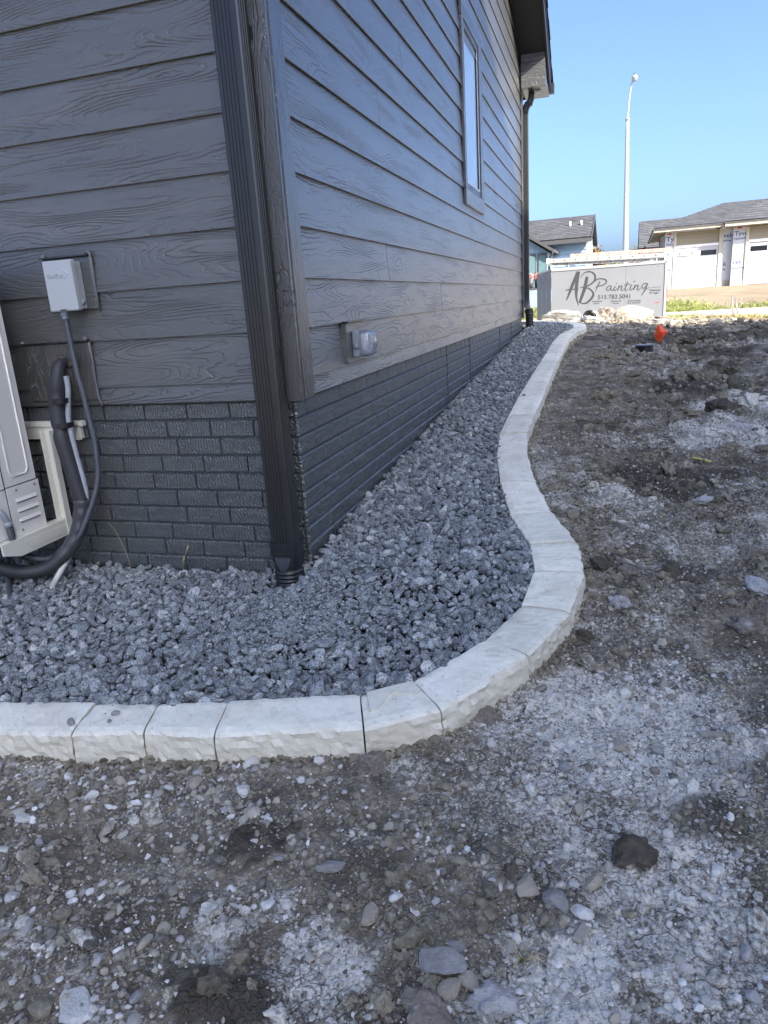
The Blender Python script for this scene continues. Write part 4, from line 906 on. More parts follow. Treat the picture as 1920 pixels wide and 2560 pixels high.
# ------------------------------------------------------------------ disconnect box and its conduit
db = empty('disconnect_box', (-.93, -.06, 1.05), 0, 'light grey metal disconnect box with a raised arrow logo, mounted on siding', 'electrical box')
mb = MB(); mb.box((-1.062, -.034, 1.055), (-.832, -.012, 1.262), .003); kid(mb, 'mounting_block', m_siding, db, uv=(0, 2))
mb = MB(); mb.box((-1.068, -.048, 1.263), (-.828, -.018, 1.2685)); kid(mb, 'drip_cap', m_alu, db)
mb = MB(); mb.tube([(-.829, -.03, 1.275), (-.828, -.027, 1.2), (-.829, -.028, 1.12), (-.828, -.026, 1.045)], [.007, .006, .005, .004], 8); mb.tube([(-.85, -.028, 1.276), (-.829, -.028, 1.277)], .006, 8); mb.tube([(-1.05, -.028, 1.272), (-1.07, -.026, 1.274)], .009, 8); kid(mb, 'sealant_bead', m_caulk, db)
mb = MB(); mb.box((-1.0, -.082, 1.059), (-.876, -.0345, 1.243), .003); kid(mb, 'box_body', m_galv, db)
mb = MB(); mb.box((-1.006, -.105, 1.053), (-.868, -.075, 1.249), .004); lid = kid(mb, 'cover', m_galv, db)
mb = MB(); mb.tube([(-.8765, -.058, 1.083), (-.874, -.058, 1.083)], .012, 20); mb.box((-.876, -.082, 1.218), (-.8735, -.040, 1.222)); kid(mb, 'knockout', m_galv, db)
mb = MB(); mb.box((-.955, -.1062, 1.0565), (-.925, -.104, 1.0605)); kid(mb, 'latch_slot', m_black, db)

def textmesh(name, s, size, mat, loc, axes, parent=None, extrude=.0004, align='LEFT', shear=0.0, sx_=1.0, bold=0.0):
    """text turned into a thin mesh; axes = (right, up, out)"""
    c = bpy.data.curves.new(name, 'FONT'); c.body = s; c.size = size; c.extrude = extrude; c.align_x = align; c.shear = shear; c.offset = bold; c.resolution_u = 3
    o = bpy.data.objects.new(name, c); COL.objects.link(o); bpy.context.view_layer.update()
    me = bpy.data.meshes.new_from_object(o.evaluated_get(bpy.context.evaluated_depsgraph_get())); COL.objects.unlink(o); bpy.data.objects.remove(o); bpy.data.curves.remove(c)
    a, b, n = [Vector(q) for q in axes]; M = Matrix(((a.x * sx_, b.x, n.x, loc[0]), (a.y * sx_, b.y, n.y, loc[1]), (a.z * sx_, b.z, n.z, loc[2]), (0, 0, 0, 1)))
    me.transform(M); me.name = name; me.materials.clear(); me.materials.append(mat)
    ob_ = bpy.data.objects.new(name, me); COL.objects.link(ob_)
    if parent: ob_.parent = parent; ob_.matrix_parent_inverse = parent.matrix_basis.inverted() if parent.parent is None else Matrix()
    return ob_
bpy.context.view_layer.update()
AX_L = ((1, 0, 0), (0, 0, 1), (0, -1, 0)); AX_R = ((0, 1, 0), (0, 0, 1), (1, 0, 0))
textmesh('lettering', 'DiversiTech', .024, m_galv, (-.992, -.1055, 1.184), AX_L, db, .0018, sx_=.66, bold=.0006)
mb = MB(); V = [(-.912, 1.176), (-.904, 1.176), (-.884, 1.196), (-.904, 1.216), (-.912, 1.216), (-.894, 1.196)]; V2 = [(-.909, 1.180), (-.905, 1.180), (-.889, 1.196), (-.905, 1.212), (-.909, 1.212), (-.894, 1.196)]
mb.add([(x, -.1048, z) for x, z in V] + [(x, -.107, z) for x, z in V2], [(i, (i + 1) % 6, (i + 1) % 6 + 6, i + 6) for i in range(6)] + [(6, 7, 8, 11), (8, 9, 10, 11)]); kid(mb, 'arrow_emblem', m_galv, db)

cdt = empty('flexible_conduit', (-.96, -.07, 1.04), 0, 'grey ribbed flexible conduit running down from the disconnect box', 'conduit')
def smooth_path(P, n=8):
    P = [Vector(p) for p in P]; Q = [P[0] * 2 - P[1]] + P + [P[-1] * 2 - P[-2]]; out = []
    for i in range(1, len(Q) - 2):
        for k in range(n):
            t_ = k / n; a, b, c, d = Q[i - 1], Q[i], Q[i + 1], Q[i + 2]
            out.append(.5 * ((2 * b) + (c - a) * t_ + (2 * a - 5 * b + 4 * c - d) * t_ ** 2 + (3 * b - a - 3 * c + d) * t_ ** 3))
    return out + [P[-1]]
cp = smooth_path([(-.962, -.075, 1.04), (-.961, -.075, .97), (-.956, -.077, .87), (-.949, -.08, .793), (-.940, -.08, .72), (-.933, -.08, .62), (-.925, -.08, .53), (-.924, -.085, .45), (-.931, -.09, .36), (-.954, -.11, .27), (-.992, -.145, .17), (-1.03, -.17, .10), (-1.10, -.20, .03), (-1.2, -.22, -.02)], 6)
kid(corrug(MB(), cp, .0118, .0130, .0065, 12), 'hose', m_conduit, cdt)
mb = MB(); mb.tube([(-.962, -.075, 1.054), (-.962, -.075, 1.034)], .0185, 6); mb.tube([(-.962, -.075, 1.036), (-.962, -.075, 1.022)], .0155, 14); kid(mb, 'connector', m_greypvc, cdt)
# second stretch that comes up to the unit, and loop on the gravel
cl = empty('flexible_conduit', (-1.33, -.33, .1), 0, 'grey plastic conduit with an elbow entering the side of the outdoor unit', 'conduit')
kid(MB().tube(smooth_path([(-1.21, -.405, .275), (-1.195, -.40, .283), (-1.183, -.395, .268), (-1.18, -.385, .24), (-1.18, -.38, .225)], 5), .0125, 14), 'elbow', m_greypvc, cl)
mb = MB(); mb.tube([(-1.18, -.381, .232), (-1.18, -.380, .212)], .0175, 14); kid(mb, 'nut', m_greypvc, cl)
kid(corrug(MB(), smooth_path([(-1.18, -.38, .215), (-1.182, -.375, .16), (-1.20, -.35, .09), (-1.23, -.32, .03)], 6), .0122, .0132, .0065, 12), 'hose', m_conduit, cl)
gh = MB().tube(smooth_path([(-1.40, -.2, .02), (-1.41, -.21, -.03), (-1.30, -.33, -.075), (-1.20, -.43, -.085), (-1.14, -.445, -.085), (-1.10, -.38, -.085), (-1.06, -.27, -.09), (-.99, -.2, -.10), (-.92, -.14, -.11)], 8), .0125, 14).build('grey_hose', m_conduit)
props(gh, 'thin grey hose looping down and lying on the gravel', 'hose')

# ------------------------------------------------------------------ line set
ls = empty('insulated_line_set', (-1.05, -.1, .8), 0, 'black insulated refrigerant lines strapped and taped, drooping under the bracket', 'pipe')
P1 = smooth_path([(-1.036, -.03, .845), (-1.037, -.075, .835), (-1.041, -.095, .79), (-1.05, -.10, .73), (-1.062, -.105, .66), (-1.062, -.11, .60), (-1.055, -.12, .527), (-1.038, -.12, .423), (-1.022, -.12, .317), (-1.012, -.12, .253)], 7)
n = len(P1); rs = [.021 + .0145 * min(1, i / n * 3.0) - .005 * math.exp(-((i / n - .34) / .03) ** 2) - .007 * math.exp(-((i / n - .60) / .02) ** 2) for i in range(n)]
kid(MB().tube(P1, rs, 18), 'insulation', m_rubber, ls)
P2 = smooth_path([(-1.012, -.12, .258), (-1.018, -.13, .20), (-1.04, -.15, .12), (-1.075, -.18, .055), (-1.13, -.22, -.005)], 7)
kid(MB().tube(P2, [.036 - .004 * i / len(P2) + .0015 * math.sin(i * 1.1) for i in range(len(P2))], 18), 'tape_wrap', m_tape, ls)
P3 = smooth_path([(-1.09, -.19, .04), (-1.13, -.23, -.005), (-1.19, -.27, -.028), (-1.26, -.32, -.015), (-1.33, -.37, .03), (-1.42, -.42, .10), (-1.5, -.46, .2)], 7)
kid(MB().tube(P3, .030, 16), 'insulation', m_rubber, ls)
P4 = smooth_path([(-1.05, -.16, .085), (-1.10, -.20, .035), (-1.16, -.235, .015), (-1.22, -.27, .035), (-1.29, -.32, .085), (-1.38, -.38, .15), (-1.5, -.42, .25)], 7)
kid(MB().tube(P4, .0165, 14), 'small_insulation', m_rubber, ls)
for z, x, w_ in ((.692, -1.038, .034), (.588, -1.045, .036)):
    mb = MB(); loft(mb, [rr_ring(x, -.108, w_, .034, z - .011, 3), rr_ring(x, -.108, w_ + .001, .035, z - .010, 3), rr_ring(x + .002, -.108, w_ + .001, .035, z + .010, 3), rr_ring(x + .002, -.108, w_, .034, z + .011, 3)]); kid(mb, 'strap', m_alu, ls)
wh = MB().tube(smooth_path([(-1.003, -.088, .792), (-1.003, -.09, .74), (-1.012, -.095, .68), (-1.022, -.10, .61), (-1.018, -.105, .55), (-1.008, -.11, .456), (-.992, -.115, .35), (-.988, -.12, .27), (-1.0, -.13, .2)], 7), .0115, 14)
kid(wh, 'braided_hose', m_braid, ls)
P5 = smooth_path([(-1.09, -.18, .01), (-1.105, -.22, -.035), (-1.105, -.27, -.07), (-1.075, -.33, -.085), (-1.05, -.365, -.088)], 7); mb = MB().tube(P5, .0125, 16, cap=False)
mb.tube([P5[-1], P5[-1] + (P5[-2] - P5[-1]).normalized() * .03], [.0095, .0095], 16, cap=False); a0 = len(mb.v) - 32; b0 = a0 - 16
o = mb.build('drain_tube', m_pvc); props(o, 'off-white drain tube with an open end resting on the gravel', 'tube')
d_ = (P5[-1] - P5[-2]).normalized(); mb = MB(); u_ = d_.cross(Vector((0, 0, 1))).normalized(); w2 = d_.cross(u_); V = []
for R_ in (.0125, .0092):
    for i in range(16): a = 2 * math.pi * i / 16; V.append(P5[-1] + (u_ * math.cos(a) + w2 * math.sin(a)) * R_)
mb.add(V, [(i, (i + 1) % 16, (i + 1) % 16 + 16, i + 16) for i in range(16)]); q_ = mb.build('rim', m_pvc, o)
# wall block the lines come out of
bk = empty('pipe_block', (-1.08, -.03, .8), 0, 'dark mounting block behind the refrigerant lines with sealed edges', 'mounting block')
mb = MB(); mb.box((-1.255, -.036, .682), (-.906, -.012, .925), .003); kid(mb, 'block', m_trim, bk, uv=(2, 0))
mb = MB(); mb.box((-1.245, -.05, .9265), (-.902, -.018, .932)); kid(mb, 'drip_cap', m_alu, bk)
mb = MB(); mb.tube([(-.904, -.032, .925), (-.903, -.030, .84), (-.905, -.031, .76), (-.902, -.030, .68), (-.894, -.028, .655)], [.006, .004, .0045, .0035, .006], 8); kid(mb, 'sealant_bead', m_caulk, bk)
for x, y, z, s_ in ((-1.24, -.04, .932, .013), (-.915, -.04, .938, .012), (-1.05, -.04, .862, .02), (-1.01, -.04, .838, .018)):
    v0, f0 = ICO[3]; mb = MB(); v = [tuple(Vector(p) * s_ * (1 + .35 * mnoise.noise(Vector(p) * 2 + Vector((x, z, 0)))) * 1.0) for p in v0]; mb.add([(p[0] + x, p[1] * .6 + y, p[2] * .8 + z) for p in v], [tuple(q) for q in f0], True); kid(mb, 'sealant_blob', m_caulk if s_ < .015 else m_clodd, bk)

# ------------------------------------------------------------------ outdoor unit on its bracket
un = empty('outdoor_unit', (-1.6, -.33, .15), 0, 'pale beige heat pump unit hung off the wall, cut by the left edge', 'heat pump')
UX = -1.2
mb = MB(); mb.box((-2.0, -.500, .152), (UX, -.155, 1.28), .006); kid(mb, 'casing', m_unit, un)
mb = MB(); mb.prism([(-.158, .152), (-.340, .152), (-.340, .362), (-.158, .362)], 0, UX + .0005, UX + .006); cv = kid(mb, 'valve_cover', m_unit, un)
for i in range(3):
    z = .206 + i * .043; mb = MB()
    V = [(UX + .0062, -.185, z), (UX + .0062, -.300, z), (UX + .0062, -.305, z + .008), (UX + .0062, -.300, z + .016), (UX + .0062, -.185, z + .016), (UX + .0062, -.180, z + .008)]
    W = [(UX + .013, -.187, z + .002), (UX + .013, -.298, z + .002)]
    mb.add(V + W, [(0, 1, 7, 6), (1, 2, 7), (2, 3, 7), (3, 4, 6, 7), (4, 5, 6), (5, 0, 6)]); kid(mb, 'louvre', m_unit, un)
    MB_ = MB(); MB_.box((UX + .0061, -.298, z - .0035), (UX + .0075, -.187, z + .0005)); kid(MB_, 'louvre_slot', m_black, un)
for y, z in ((-.185, .345), (-.290, .345), (-.300, .172)):
    mb = MB(); mb.tube([(UX + .006, y, z), (UX + .0095, y, z)], .0055, 10); mb.tube([(UX + .0095, y, z), (UX + .0115, y, z)], .003, 6); kid(mb, 'screw', m_steel, un)
textmesh('embossed_number', '1.0', .022, m_unit, (UX + .0055, -.215, .166), AX_R, un, .0015)
mb = MB(); # raised rounded panel outline on the side
pl = []
for cx_, cz_, a0 in ((-.205, .415, 180), (-.31, .415, 270)): pass
path = [(-.30, 1.25), (-.30, .425), (-.285, .402), (-.212, .402), (-.196, .425), (-.196, 1.25)]
for d, w_ in ((0, 0),): pass
mb.tube([(UX + .001, y, z) for y, z in path], .0045, 8); kid(mb, 'pressed_rib', m_unit, un)
mb = MB(); mb.box((UX + .0002, -.3425, .152), (UX + .003, -.3405, 1.28)); mb.box((UX + .0002, -.34, .3635), (UX + .004, -.158, .3655)); kid(mb, 'panel_seam', m_black, un)
mb = MB(); mb.box((UX + .0003, -.50, .36), (UX + .003, -.343, .363)); kid(mb, 'panel_seam', m_black, un)
mb = MB(); mb.prism([(-.31, .80), (-.275, .80), (-.275, .655), (-.31, .655)], 0, UX + .0002, UX + .0008); kid(mb, 'label_plate', m_unit, un)
textmesh('label_print', 'R-32', .026, m_ink, (UX + .001, -.345, .79), AX_R, un); mb = MB(); mb.box((UX + .001, -.33, .700), (UX + .0016, -.282, .735), .0002); mb.box((UX + .001, -.33, .742), (UX + .0016, -.284, .747)); mb.box((UX + .001, -.33, .752), (UX + .0016, -.286, .757))
for k in range(12): mb.box((UX + .001, -.33 + k * .0045, .682), (UX + .0016, -.3275 + k * .0045, .696))
kid(mb, 'label_block', m_ink, un)

bk2 = empty('wall_bracket', (-1.2, -.03, .4), 0, 'cream steel wall bracket carrying the outdoor unit', 'bracket')
mb = MB(); mb.box((-2.0, -.040, .568), (-1.008, -.012, .592), .002); mb.box((-2.0, -.034, .512), (-1.028, -.012, .5675), .002); mb.box((-1.05, -.05, .510), (-1.026, -.034, .5165)); kid(mb, 'rail', m_bracket, bk2)
mb = MB(); mb.tube([(-1.04, -.036, .575), (-1.04, -.050, .575)], .010, 6); mb.tube([(-1.04, -.05, .575), (-1.04, -.058, .575)], .005, 8); kid(mb, 'bolt', m_steel, bk2)
mb = MB(); mb.box((-1.215, -.048, .075), (-1.160, -.0405, .560), .002); mb.box((-1.167, -.075, .075), (-1.160, -.0482, .558), .001); mb.box((-1.215, -.075, .075), (-1.208, -.0482, .558), .001); kid(mb, 'leg', m_bracket, bk2)
mb = MB(); mb.prism([(-.45, .146), (-.03, .146), (-.03, .075), (-.36, .075), (-.45, .105)], 0, -1.172, -1.166); mb.prism([(-.45, .1462), (-.03, .1462), (-.03, .1505), (-.45, .1505)], 0, -1.22, -1.166); kid(mb, 'arm', m_bracket, bk2)
mb = MB(); mb.prism([(-.33, .128), (-.08, .128), (-.08, .092), (-.30, .092)], 0, -1.1658, -1.163); kid(mb, 'arm_rib', m_bracket, bk2)

# ------------------------------------------------------------------ neighbour house whose shade lies over the lot
nh = empty('neighbour_house', (15, -6, 0), 0, 'tall grey neighbour house beyond the right edge that shades the lot', 'house')
NX, NYE, NZE = 9.0, 1.04, 11.2; SL = .45; HALF = 8.0; RY = NYE - HALF; RZ = NZE + SL * HALF
mb = MB(); mb.box((NX + .45, RY - HALF + .5, -.5), (NX + 12, NYE - .5, NZE - .2)); mb.prism([(NYE - .5, NZE - .2), (RY, RZ - .3), (RY - HALF + .5, NZE - .2)], 0, NX + .45, NX + 12); kid(mb, 'wall', flat('pale_grey_siding', (0.5, 0.5, 0.5), .7), nh)
for i in range(54):
    mb = MB(); mb.prism([(NX + .435, .2 + i * .2), (NX + .448, .2 + i * .2), (NX + .448, .4 + i * .2)], 1, RY - HALF + .5, NYE - .5); kid(mb, 'siding_board', m_wrap, nh)
for sgn in (1, -1):
    ye = NYE if sgn > 0 else RY - HALF
    mb = MB(); mb.add([(NX, RY, RZ), (NX + 12.5, RY, RZ), (NX + 12.5, ye, NZE), (NX, ye, NZE), (NX, RY, RZ + .2), (NX + 12.5, RY, RZ + .2), (NX + 12.5, ye, NZE + .12), (NX, ye, NZE + .12)], [(0, 3, 2, 1), (4, 5, 6, 7), (0, 1, 5, 4), (1, 2, 6, 5), (2, 3, 7, 6), (3, 0, 4, 7)]); kid(mb, 'roof', m_shingle, nh)
for y in (-13, -10, -7, -4, -1.2):
    for z in (1.4, 4.5, 7.6):
        mb = MB(); mb.box((NX + .40, y, z), (NX + .46, y + 1.1, z + 1.4), .01); wn = kid(mb, 'window', m_white, nh); mb = MB(); mb.box((NX + .39, y + .07, z + .07), (NX + .3985, y + 1.03, z + 1.33)); kid(mb, 'pane', m_darkwin, wn).matrix_parent_inverse = (wn.matrix_parent_inverse @ wn.matrix_basis).inverted() if False else Matrix()

# ------------------------------------------------------------------ trailer with its ladders
TY = 20.4
def TP(a, b): return (0.0027337413232518854 * a + 6.394864342054675e-05 * b - 1.004802946570949, -0.00017898510975389542 * a - 0.0027444544756340754 * b + 2.0677102464775867)
tr = empty('work_trailer', (1.6, 21.2, 0), 0, 'silver enclosed work trailer lettered AB Painting with a phone number', 'trailer')
zt, zb = 1.665, .10
mb = MB(); xsn = [-.33, .74, 1.80, 2.86]
for a, b in zip(xsn[:-1], xsn[1:]):
    mb = MB(); mb.box((a + .002, TY, zb), (b - .002, TY + .03, zt - .06), .002); kid(mb, 'side_panel', m_trailer, tr)
mb = MB(); mb.box((-.33, TY + .031, zb), (2.88, TY + 1.7, zt - .02)); kid(mb, 'body', m_white, tr)
mb = MB(); mb.box((-.33, TY - .02, zt - .075), (2.90, TY + .03, zt), .006); kid(mb, 'top_rail', m_trailcor, tr)
mb = MB(); mb.box((2.865, TY - .02, zb), (2.93, TY + .04, zt), .006); kid(mb, 'corner_post', m_trailcor, tr)
# slanted nose
for i in range(3):
    a0, a1 = i / 3, (i + 1) / 3; X0, X1 = -.335 - .48 * a0, -.335 - .48 * a1; Y0_, Y1_ = TY + .75 * a0, TY + .75 * a1
    mb = MB(); mb.add([(X0 - .002, Y0_, .34), (X1 + .002, Y1_, .34), (X1 + .002, Y1_, zt - .04 - .09 * a1), (X0 - .002, Y0_, zt - .04 - .09 * a0), (X0 - .002, Y0_ + .03, .34), (X1 + .002, Y1_ + .03, .34), (X1 + .002, Y1_ + .03, zt - .04 - .09 * a1), (X0 - .002, Y0_ + .03, zt - .04 - .09 * a0)], [(0, 1, 2, 3), (4, 7, 6, 5), (0, 4, 5, 1), (3, 2, 6, 7), (0, 3, 7, 4), (1, 5, 6, 2)]); kid(mb, 'nose_panel', m_trailer, tr)
mb = MB(); mb.add([(-.335, TY, .12), (-.815, TY + .75, .12), (-.815, TY + .75, .335), (-.335, TY, .335), (-.335, TY + .03, .12), (-.815, TY + .78, .12), (-.815, TY + .78, .335), (-.335, TY + .03, .335)], [(0, 1, 2, 3), (4, 7, 6, 5), (0, 4, 5, 1), (3, 2, 6, 7), (0, 3, 7, 4), (1, 5, 6, 2)]); kid(mb, 'stone_guard', m_rockt if False else m_beige, tr)
mb = MB(); mb.add([(-.335, TY - .015, zt - .035), (-.825, TY + .735, zt - .13), (-.825, TY + .735, zt - .08), (-.335, TY - .015, zt), (-.335, TY + 1.5, zt - .035), (-.825, TY + 1.2, zt - .13), (-.825, TY + 1.2, zt - .08), (-.335, TY + 1.5, zt)], [(0, 1, 2, 3), (4, 7, 6, 5), (0, 4, 5, 1), (3, 2, 6, 7), (0, 3, 7, 4), (1, 5, 6, 2)]); kid(mb, 'nose_rail', m_trailcor, tr)
for x in (1.5, 2.3):
    mb = MB(); ring = [(x + .30 * math.cos(a), -.32 + .30 * math.sin(a)) for a in np.linspace(0, 2 * np.pi, 24, endpoint=False)]; mb.prism([(z, xx) for xx, z in ring], 1, TY + .05, TY + .25) if False else mb.tube([(x, TY + .05, -.32), (x, TY + .25, -.32)], .30, 24); kid(mb, 'wheel', m_plastic, tr)
mb = MB(); mb.box((2.932, TY + .02, .65), (2.955, TY + .05, 1.05)); kid(mb, 'tail_light', m_red, tr)
for a, b in ((308, 148), (206, 180), (1348, 115)):
    x, z = TP(a, b)
    if a > 210: mb = MB(); mb.tube([(x, TY - .004, z), (x, TY + .002, z)], .012, 10); kid(mb, 'marker_light', m_ink, tr)
# painted logo: brush strokes on the side
def stroke(mb, pts, w0, w1=None, wm=None):
    w0 *= 1.35; w1 = w1 * 1.35 if w1 else None; wm = wm * 1.35 if wm else None
    P = [Vector((*p, 0)) for p in pts]; P = smooth_path(P, 6) if len(P) > 2 else P; n = len(P); v = []
    w1 = w0 if w1 is None else w1; wm = (w0 + w1) / 2 if wm is None else wm
    for i, p in enumerate(P):
        t_ = i / (n - 1); w_ = (w0 + (wm - w0) * t_ * 2) if t_ < .5 else (wm + (w1 - wm) * (t_ - .5) * 2)
        d = (P[min(i + 1, n - 1)] - P[max(i - 1, 0)]).normalized(); q = Vector((-d.y, d.x, 0)) * w_ / 2
        for s_ in (q, -q): x, z = TP((p + s_).x, (p + s_).y); v.append((x, TY - .002 - _lay[0], z))
    _lay[0] += .0002
    mb.add(v, [(2 * i, 2 * i + 1, 2 * i + 3, 2 * i + 2) for i in range(n - 1)])
_lay = [0.0]
LG = MB()
stroke(LG, [(400, 458), (430, 390), (470, 290), (528, 162)], 8, 26, 22); stroke(LG, [(536, 158), (520, 240), (508, 330), (508, 430), (530, 518)], 20, 4, 28); stroke(LG, [(392, 356), (440, 345), (532, 342)], 6, 6, 12)
stroke(LG, [(622, 212), (605, 290), (590, 350), (540, 486)], 22, 20, 28)
stroke(LG, [(556, 222), (590, 176), (650, 160), (700, 190), (702, 245), (660, 290), (600, 318), (548, 322)], 4, 6, 15); stroke(LG, [(600, 324), (650, 340), (686, 385), (672, 430), (630, 475), (590, 492), (552, 488)], 8, 8, 18)
kid(LG, 'logo_letters', m_ink, tr)
LP = MB()
stroke(LP, [(757, 262), (735, 305), (706, 368)], 9, 4, 8); stroke(LP, [(708, 262), (725, 240), (775, 234), (818, 248), (820, 275), (785, 300), (735, 312), (708, 325)], 7, 5, 10)
stroke(LP, [(868, 308), (842, 312), (824, 338), (836, 358), (858, 342), (876, 308)], 7, 5, 6); stroke(LP, [(876, 308), (868, 338), (882, 356), (905, 335)], 7, 4, 7)
stroke(LP, [(916, 312), (900, 342), (910, 358), (935, 332)], 8, 4, 7); stroke(LP, [(922, 286), (930, 280)], 8)
stroke(LP, [(956, 306), (938, 356)], 8); stroke(LP, [(942, 340), (968, 310), (984, 314), (974, 346), (986, 356), (1008, 334)], 5, 4, 8)
stroke(LP, [(1042, 264), (1022, 318), (1014, 344), (1026, 356), (1048, 338)], 8, 4, 7); stroke(LP, [(1006, 302), (1040, 294), (1072, 290)], 5)
stroke(LP, [(1082, 298), (1066, 336), (1076, 352), (1100, 330)], 8, 4, 7); stroke(LP, [(1102, 268), (1114, 258)], 9)
stroke(LP, [(1118, 298), (1102, 350)], 8); stroke(LP, [(1106, 334), (1132, 303), (1148, 306), (1138, 342), (1152, 350), (1174, 328)], 5, 4, 8)
stroke(LP, [(1236, 284), (1208, 286), (1186, 312), (1198, 334), (1222, 318), (1244, 282)], 7, 5, 6); stroke(LP, [(1244, 280), (1226, 334), (1206, 370), (1180, 408)], 7, 4, 10); stroke(LP, [(1212, 350), (1240, 336), (1266, 322)], 4)
kid(LP, 'logo_script', m_ink, tr)
AXT = ((1, 0, -.03), (0, 0, 1), (0, -1, 0))
def ttext(s, a, b, h, wid, mat=m_ink, bold=0.0, par=tr, name='sign_text'):
    x, z = TP(a, b); o = textmesh(name, s, h, mat, (x, TY - .006, z), AXT, par, .0005, bold=bold)
    return o
ttext('515.783.5041', 732, 446, .175, 0); ttext('Residential', 676, 476, .062, 0); ttext('Commercial', 865, 472, .062, 0); ttext('Deck Staining', 1045, 468, .064, 0)
ttext('Interior', 690, 497, .055, 0); ttext('Exterior', 888, 494, .055, 0); ttext('Free Estimates', 1038, 490, .062, 0); ttext('Diamond', 1262, 362, .08, 0); ttext('& Vogel', 1266, 388, .075, 0)
x, z = TP(1285, 324); mb = MB(); mb.box((x, TY - .004, z - .004), (x + .26, TY - .003, z + .004)); kid(mb, 'sign_rule', m_ink, tr); x, z = TP(1320, 484); mb = MB(); mb.box((x, TY - .004, z), (x + .10, TY - .003, z + .03)); kid(mb, 'small_sticker', m_red, tr)
for x in (.12, 1.35, 2.72):
    mb = MB(); mb.box((x - .02, TY + .1, zt - .02), (x + .02, TY + .14, zt + .20), .003); mb.box((x - .02, TY + .1, zt + .16), (x + .02, TY + 1.4, zt + .20), .003); mb.box((x - .02, TY + 1.36, zt - .02), (x + .02, TY + 1.4, zt + .20), .003); kid(mb, 'roof_rack', m_trailcor, tr)
def ladder(x0, z0, x1, z1, y, mat, label, wid=.07, depth=.42):
    ld = empty('ladder', ((x0 + x1) / 2, y, (z0 + z1) / 2), 0, label, 'ladder'); dx, dz = x1 - x0, z1 - z0
    for yy in (y, y + depth):
        mb = MB(); mb.add([(x0, yy, z0), (x1, yy, z1), (x1, yy, z1 + wid), (x0, yy, z0 + wid), (x0, yy + .03, z0), (x1, yy + .03, z1), (x1, yy + .03, z1 + wid), (x0, yy + .03, z0 + wid)], [(0, 1, 2, 3), (4, 7, 6, 5), (0, 4, 5, 1), (3, 2, 6, 7), (0, 3, 7, 4), (1, 5, 6, 2)]); kid(mb, 'rail', mat, ld)
        mb = MB(); mb.box((x1 - .05, yy - .008, z1 - .01), (x1 + .06, yy + .036, z1 + wid + .008)); mb.box((x0 - .05, yy - .008, z0 - .01), (x0 + .05, yy + .036, z0 + wid + .008)); kid(mb, 'foot', m_white if mat is m_ladal else mat, ld)
    L = abs(dx); n = int(L / .305)
    for i in range(n):
        t_ = (i + .5) / n; x = x0 + dx * t_; z = z0 + dz * t_ + wid / 2; mb = MB(); mb.tube([(x, y - .004, z), (x, y + depth + .03, z)], .017, 8); kid(mb, 'rung', m_bluetrim, ld)
    return ld
ladder(-.42, 1.84, 3.72, 1.74, TY - .03, m_ladal, 'long aluminium extension ladder lying on the trailer roof rack', .12)
ladder(-.35, 1.77, 2.5, 1.69, TY + .05, m_ladal, 'lower aluminium ladder section just above the trailer top', .065, .34)
ladder(.25, 1.98, 3.0, 1.94, TY + .55, m_ladred, 'faded orange fibreglass ladder lying on top of the aluminium ladder', .085)

# ------------------------------------------------------------------ street lamp
lp = empty('street_lamp', (1.9, 26, 0), 0, 'tall pale street lamp with a curved arm and small head', 'street lamp')
mb = MB().tube([(1.92, 26, -.6), (1.92, 26, 2.3), (1.86, 26, 6.2), (1.858, 26, 6.5)], [.115, .10, .062, .058], 16); kid(mb, 'pole', m_pole, lp)
mb = MB().tube(smooth_path([(1.858, 26, 6.48), (1.872, 26, 6.85), (1.90, 26, 7.2), (1.94, 26, 7.5), (1.985, 26, 7.68), (2.01, 25.99, 7.72)], 6), .028, 12); kid(mb, 'arm', m_pole, lp)
mb = MB().tube([(1.858, 26, 6.5), (1.858, 26, 6.58)], .075, 14); kid(mb, 'collar', m_pole, lp)
mb = MB().tube([(1.80, 26, 6.66), (1.92, 26, 6.66)], .014, 8); kid(mb, 'bracket', m_pole, lp)
mb = MB(); loft(mb, [rr_ring(2.05, 25.93, .05, .09, 7.83, 2.4), rr_ring(2.05, 25.93, .10, .15, 7.79, 2.4), rr_ring(2.05, 25.93, .105, .155, 7.74, 2.4), rr_ring(2.05, 25.93, .06, .10, 7.66, 2.4)]); kid(mb, 'lamp_head', m_pole, lp)
mb = MB().tube([(2.04, 25.93, 7.83), (2.04, 25.93, 7.90)], .025, 10); kid(mb, 'photocell', m_ink, lp)

# ------------------------------------------------------------------ garage house (local frame: u along the front, v back)
def frame(name, o, ang, label, cat='house'):
    e = empty(name, o, -RAD(ang), label, cat); return e
def loc(mb, name, mat, par, **k): o = mb.build(name, mat, par, **k); return o
gh_ = frame('garage_house', (4.3, 38, 0), 2, 'unfinished house with white garage doors, house wrap and grey hip roof')
def panel(u0, u1, z0, z1, v0, v1, name, mat, par=gh_, bev=.0):
    return loc(MB().box((u0, v0, z0), (u1, v1, z1), bev), name, mat, par)
panel(-.22, 14, .35, 3.45, .12, 8, 'wall', m_beige)
panel(-.18, .22, .98, 3.5, .02, .118, 'house_wrap', m_wrap); panel(2.47, 2.895, 1.0, 3.44, .02, .118, 'house_wrap', m_wrap); panel(2.9, 3.45, 1.0, 3.44, -.30, .118, 'house_wrap', m_wrap)
panel(-.18, .22, .45, .978, .0, .118, 'foundation_block', m_conc); panel(2.47, 2.88, .5, .998, -.02, .118, 'foundation_block', m_conc); panel(2.88, 3.47, .5, .998, -.34, .10, 'foundation_block', m_conc)
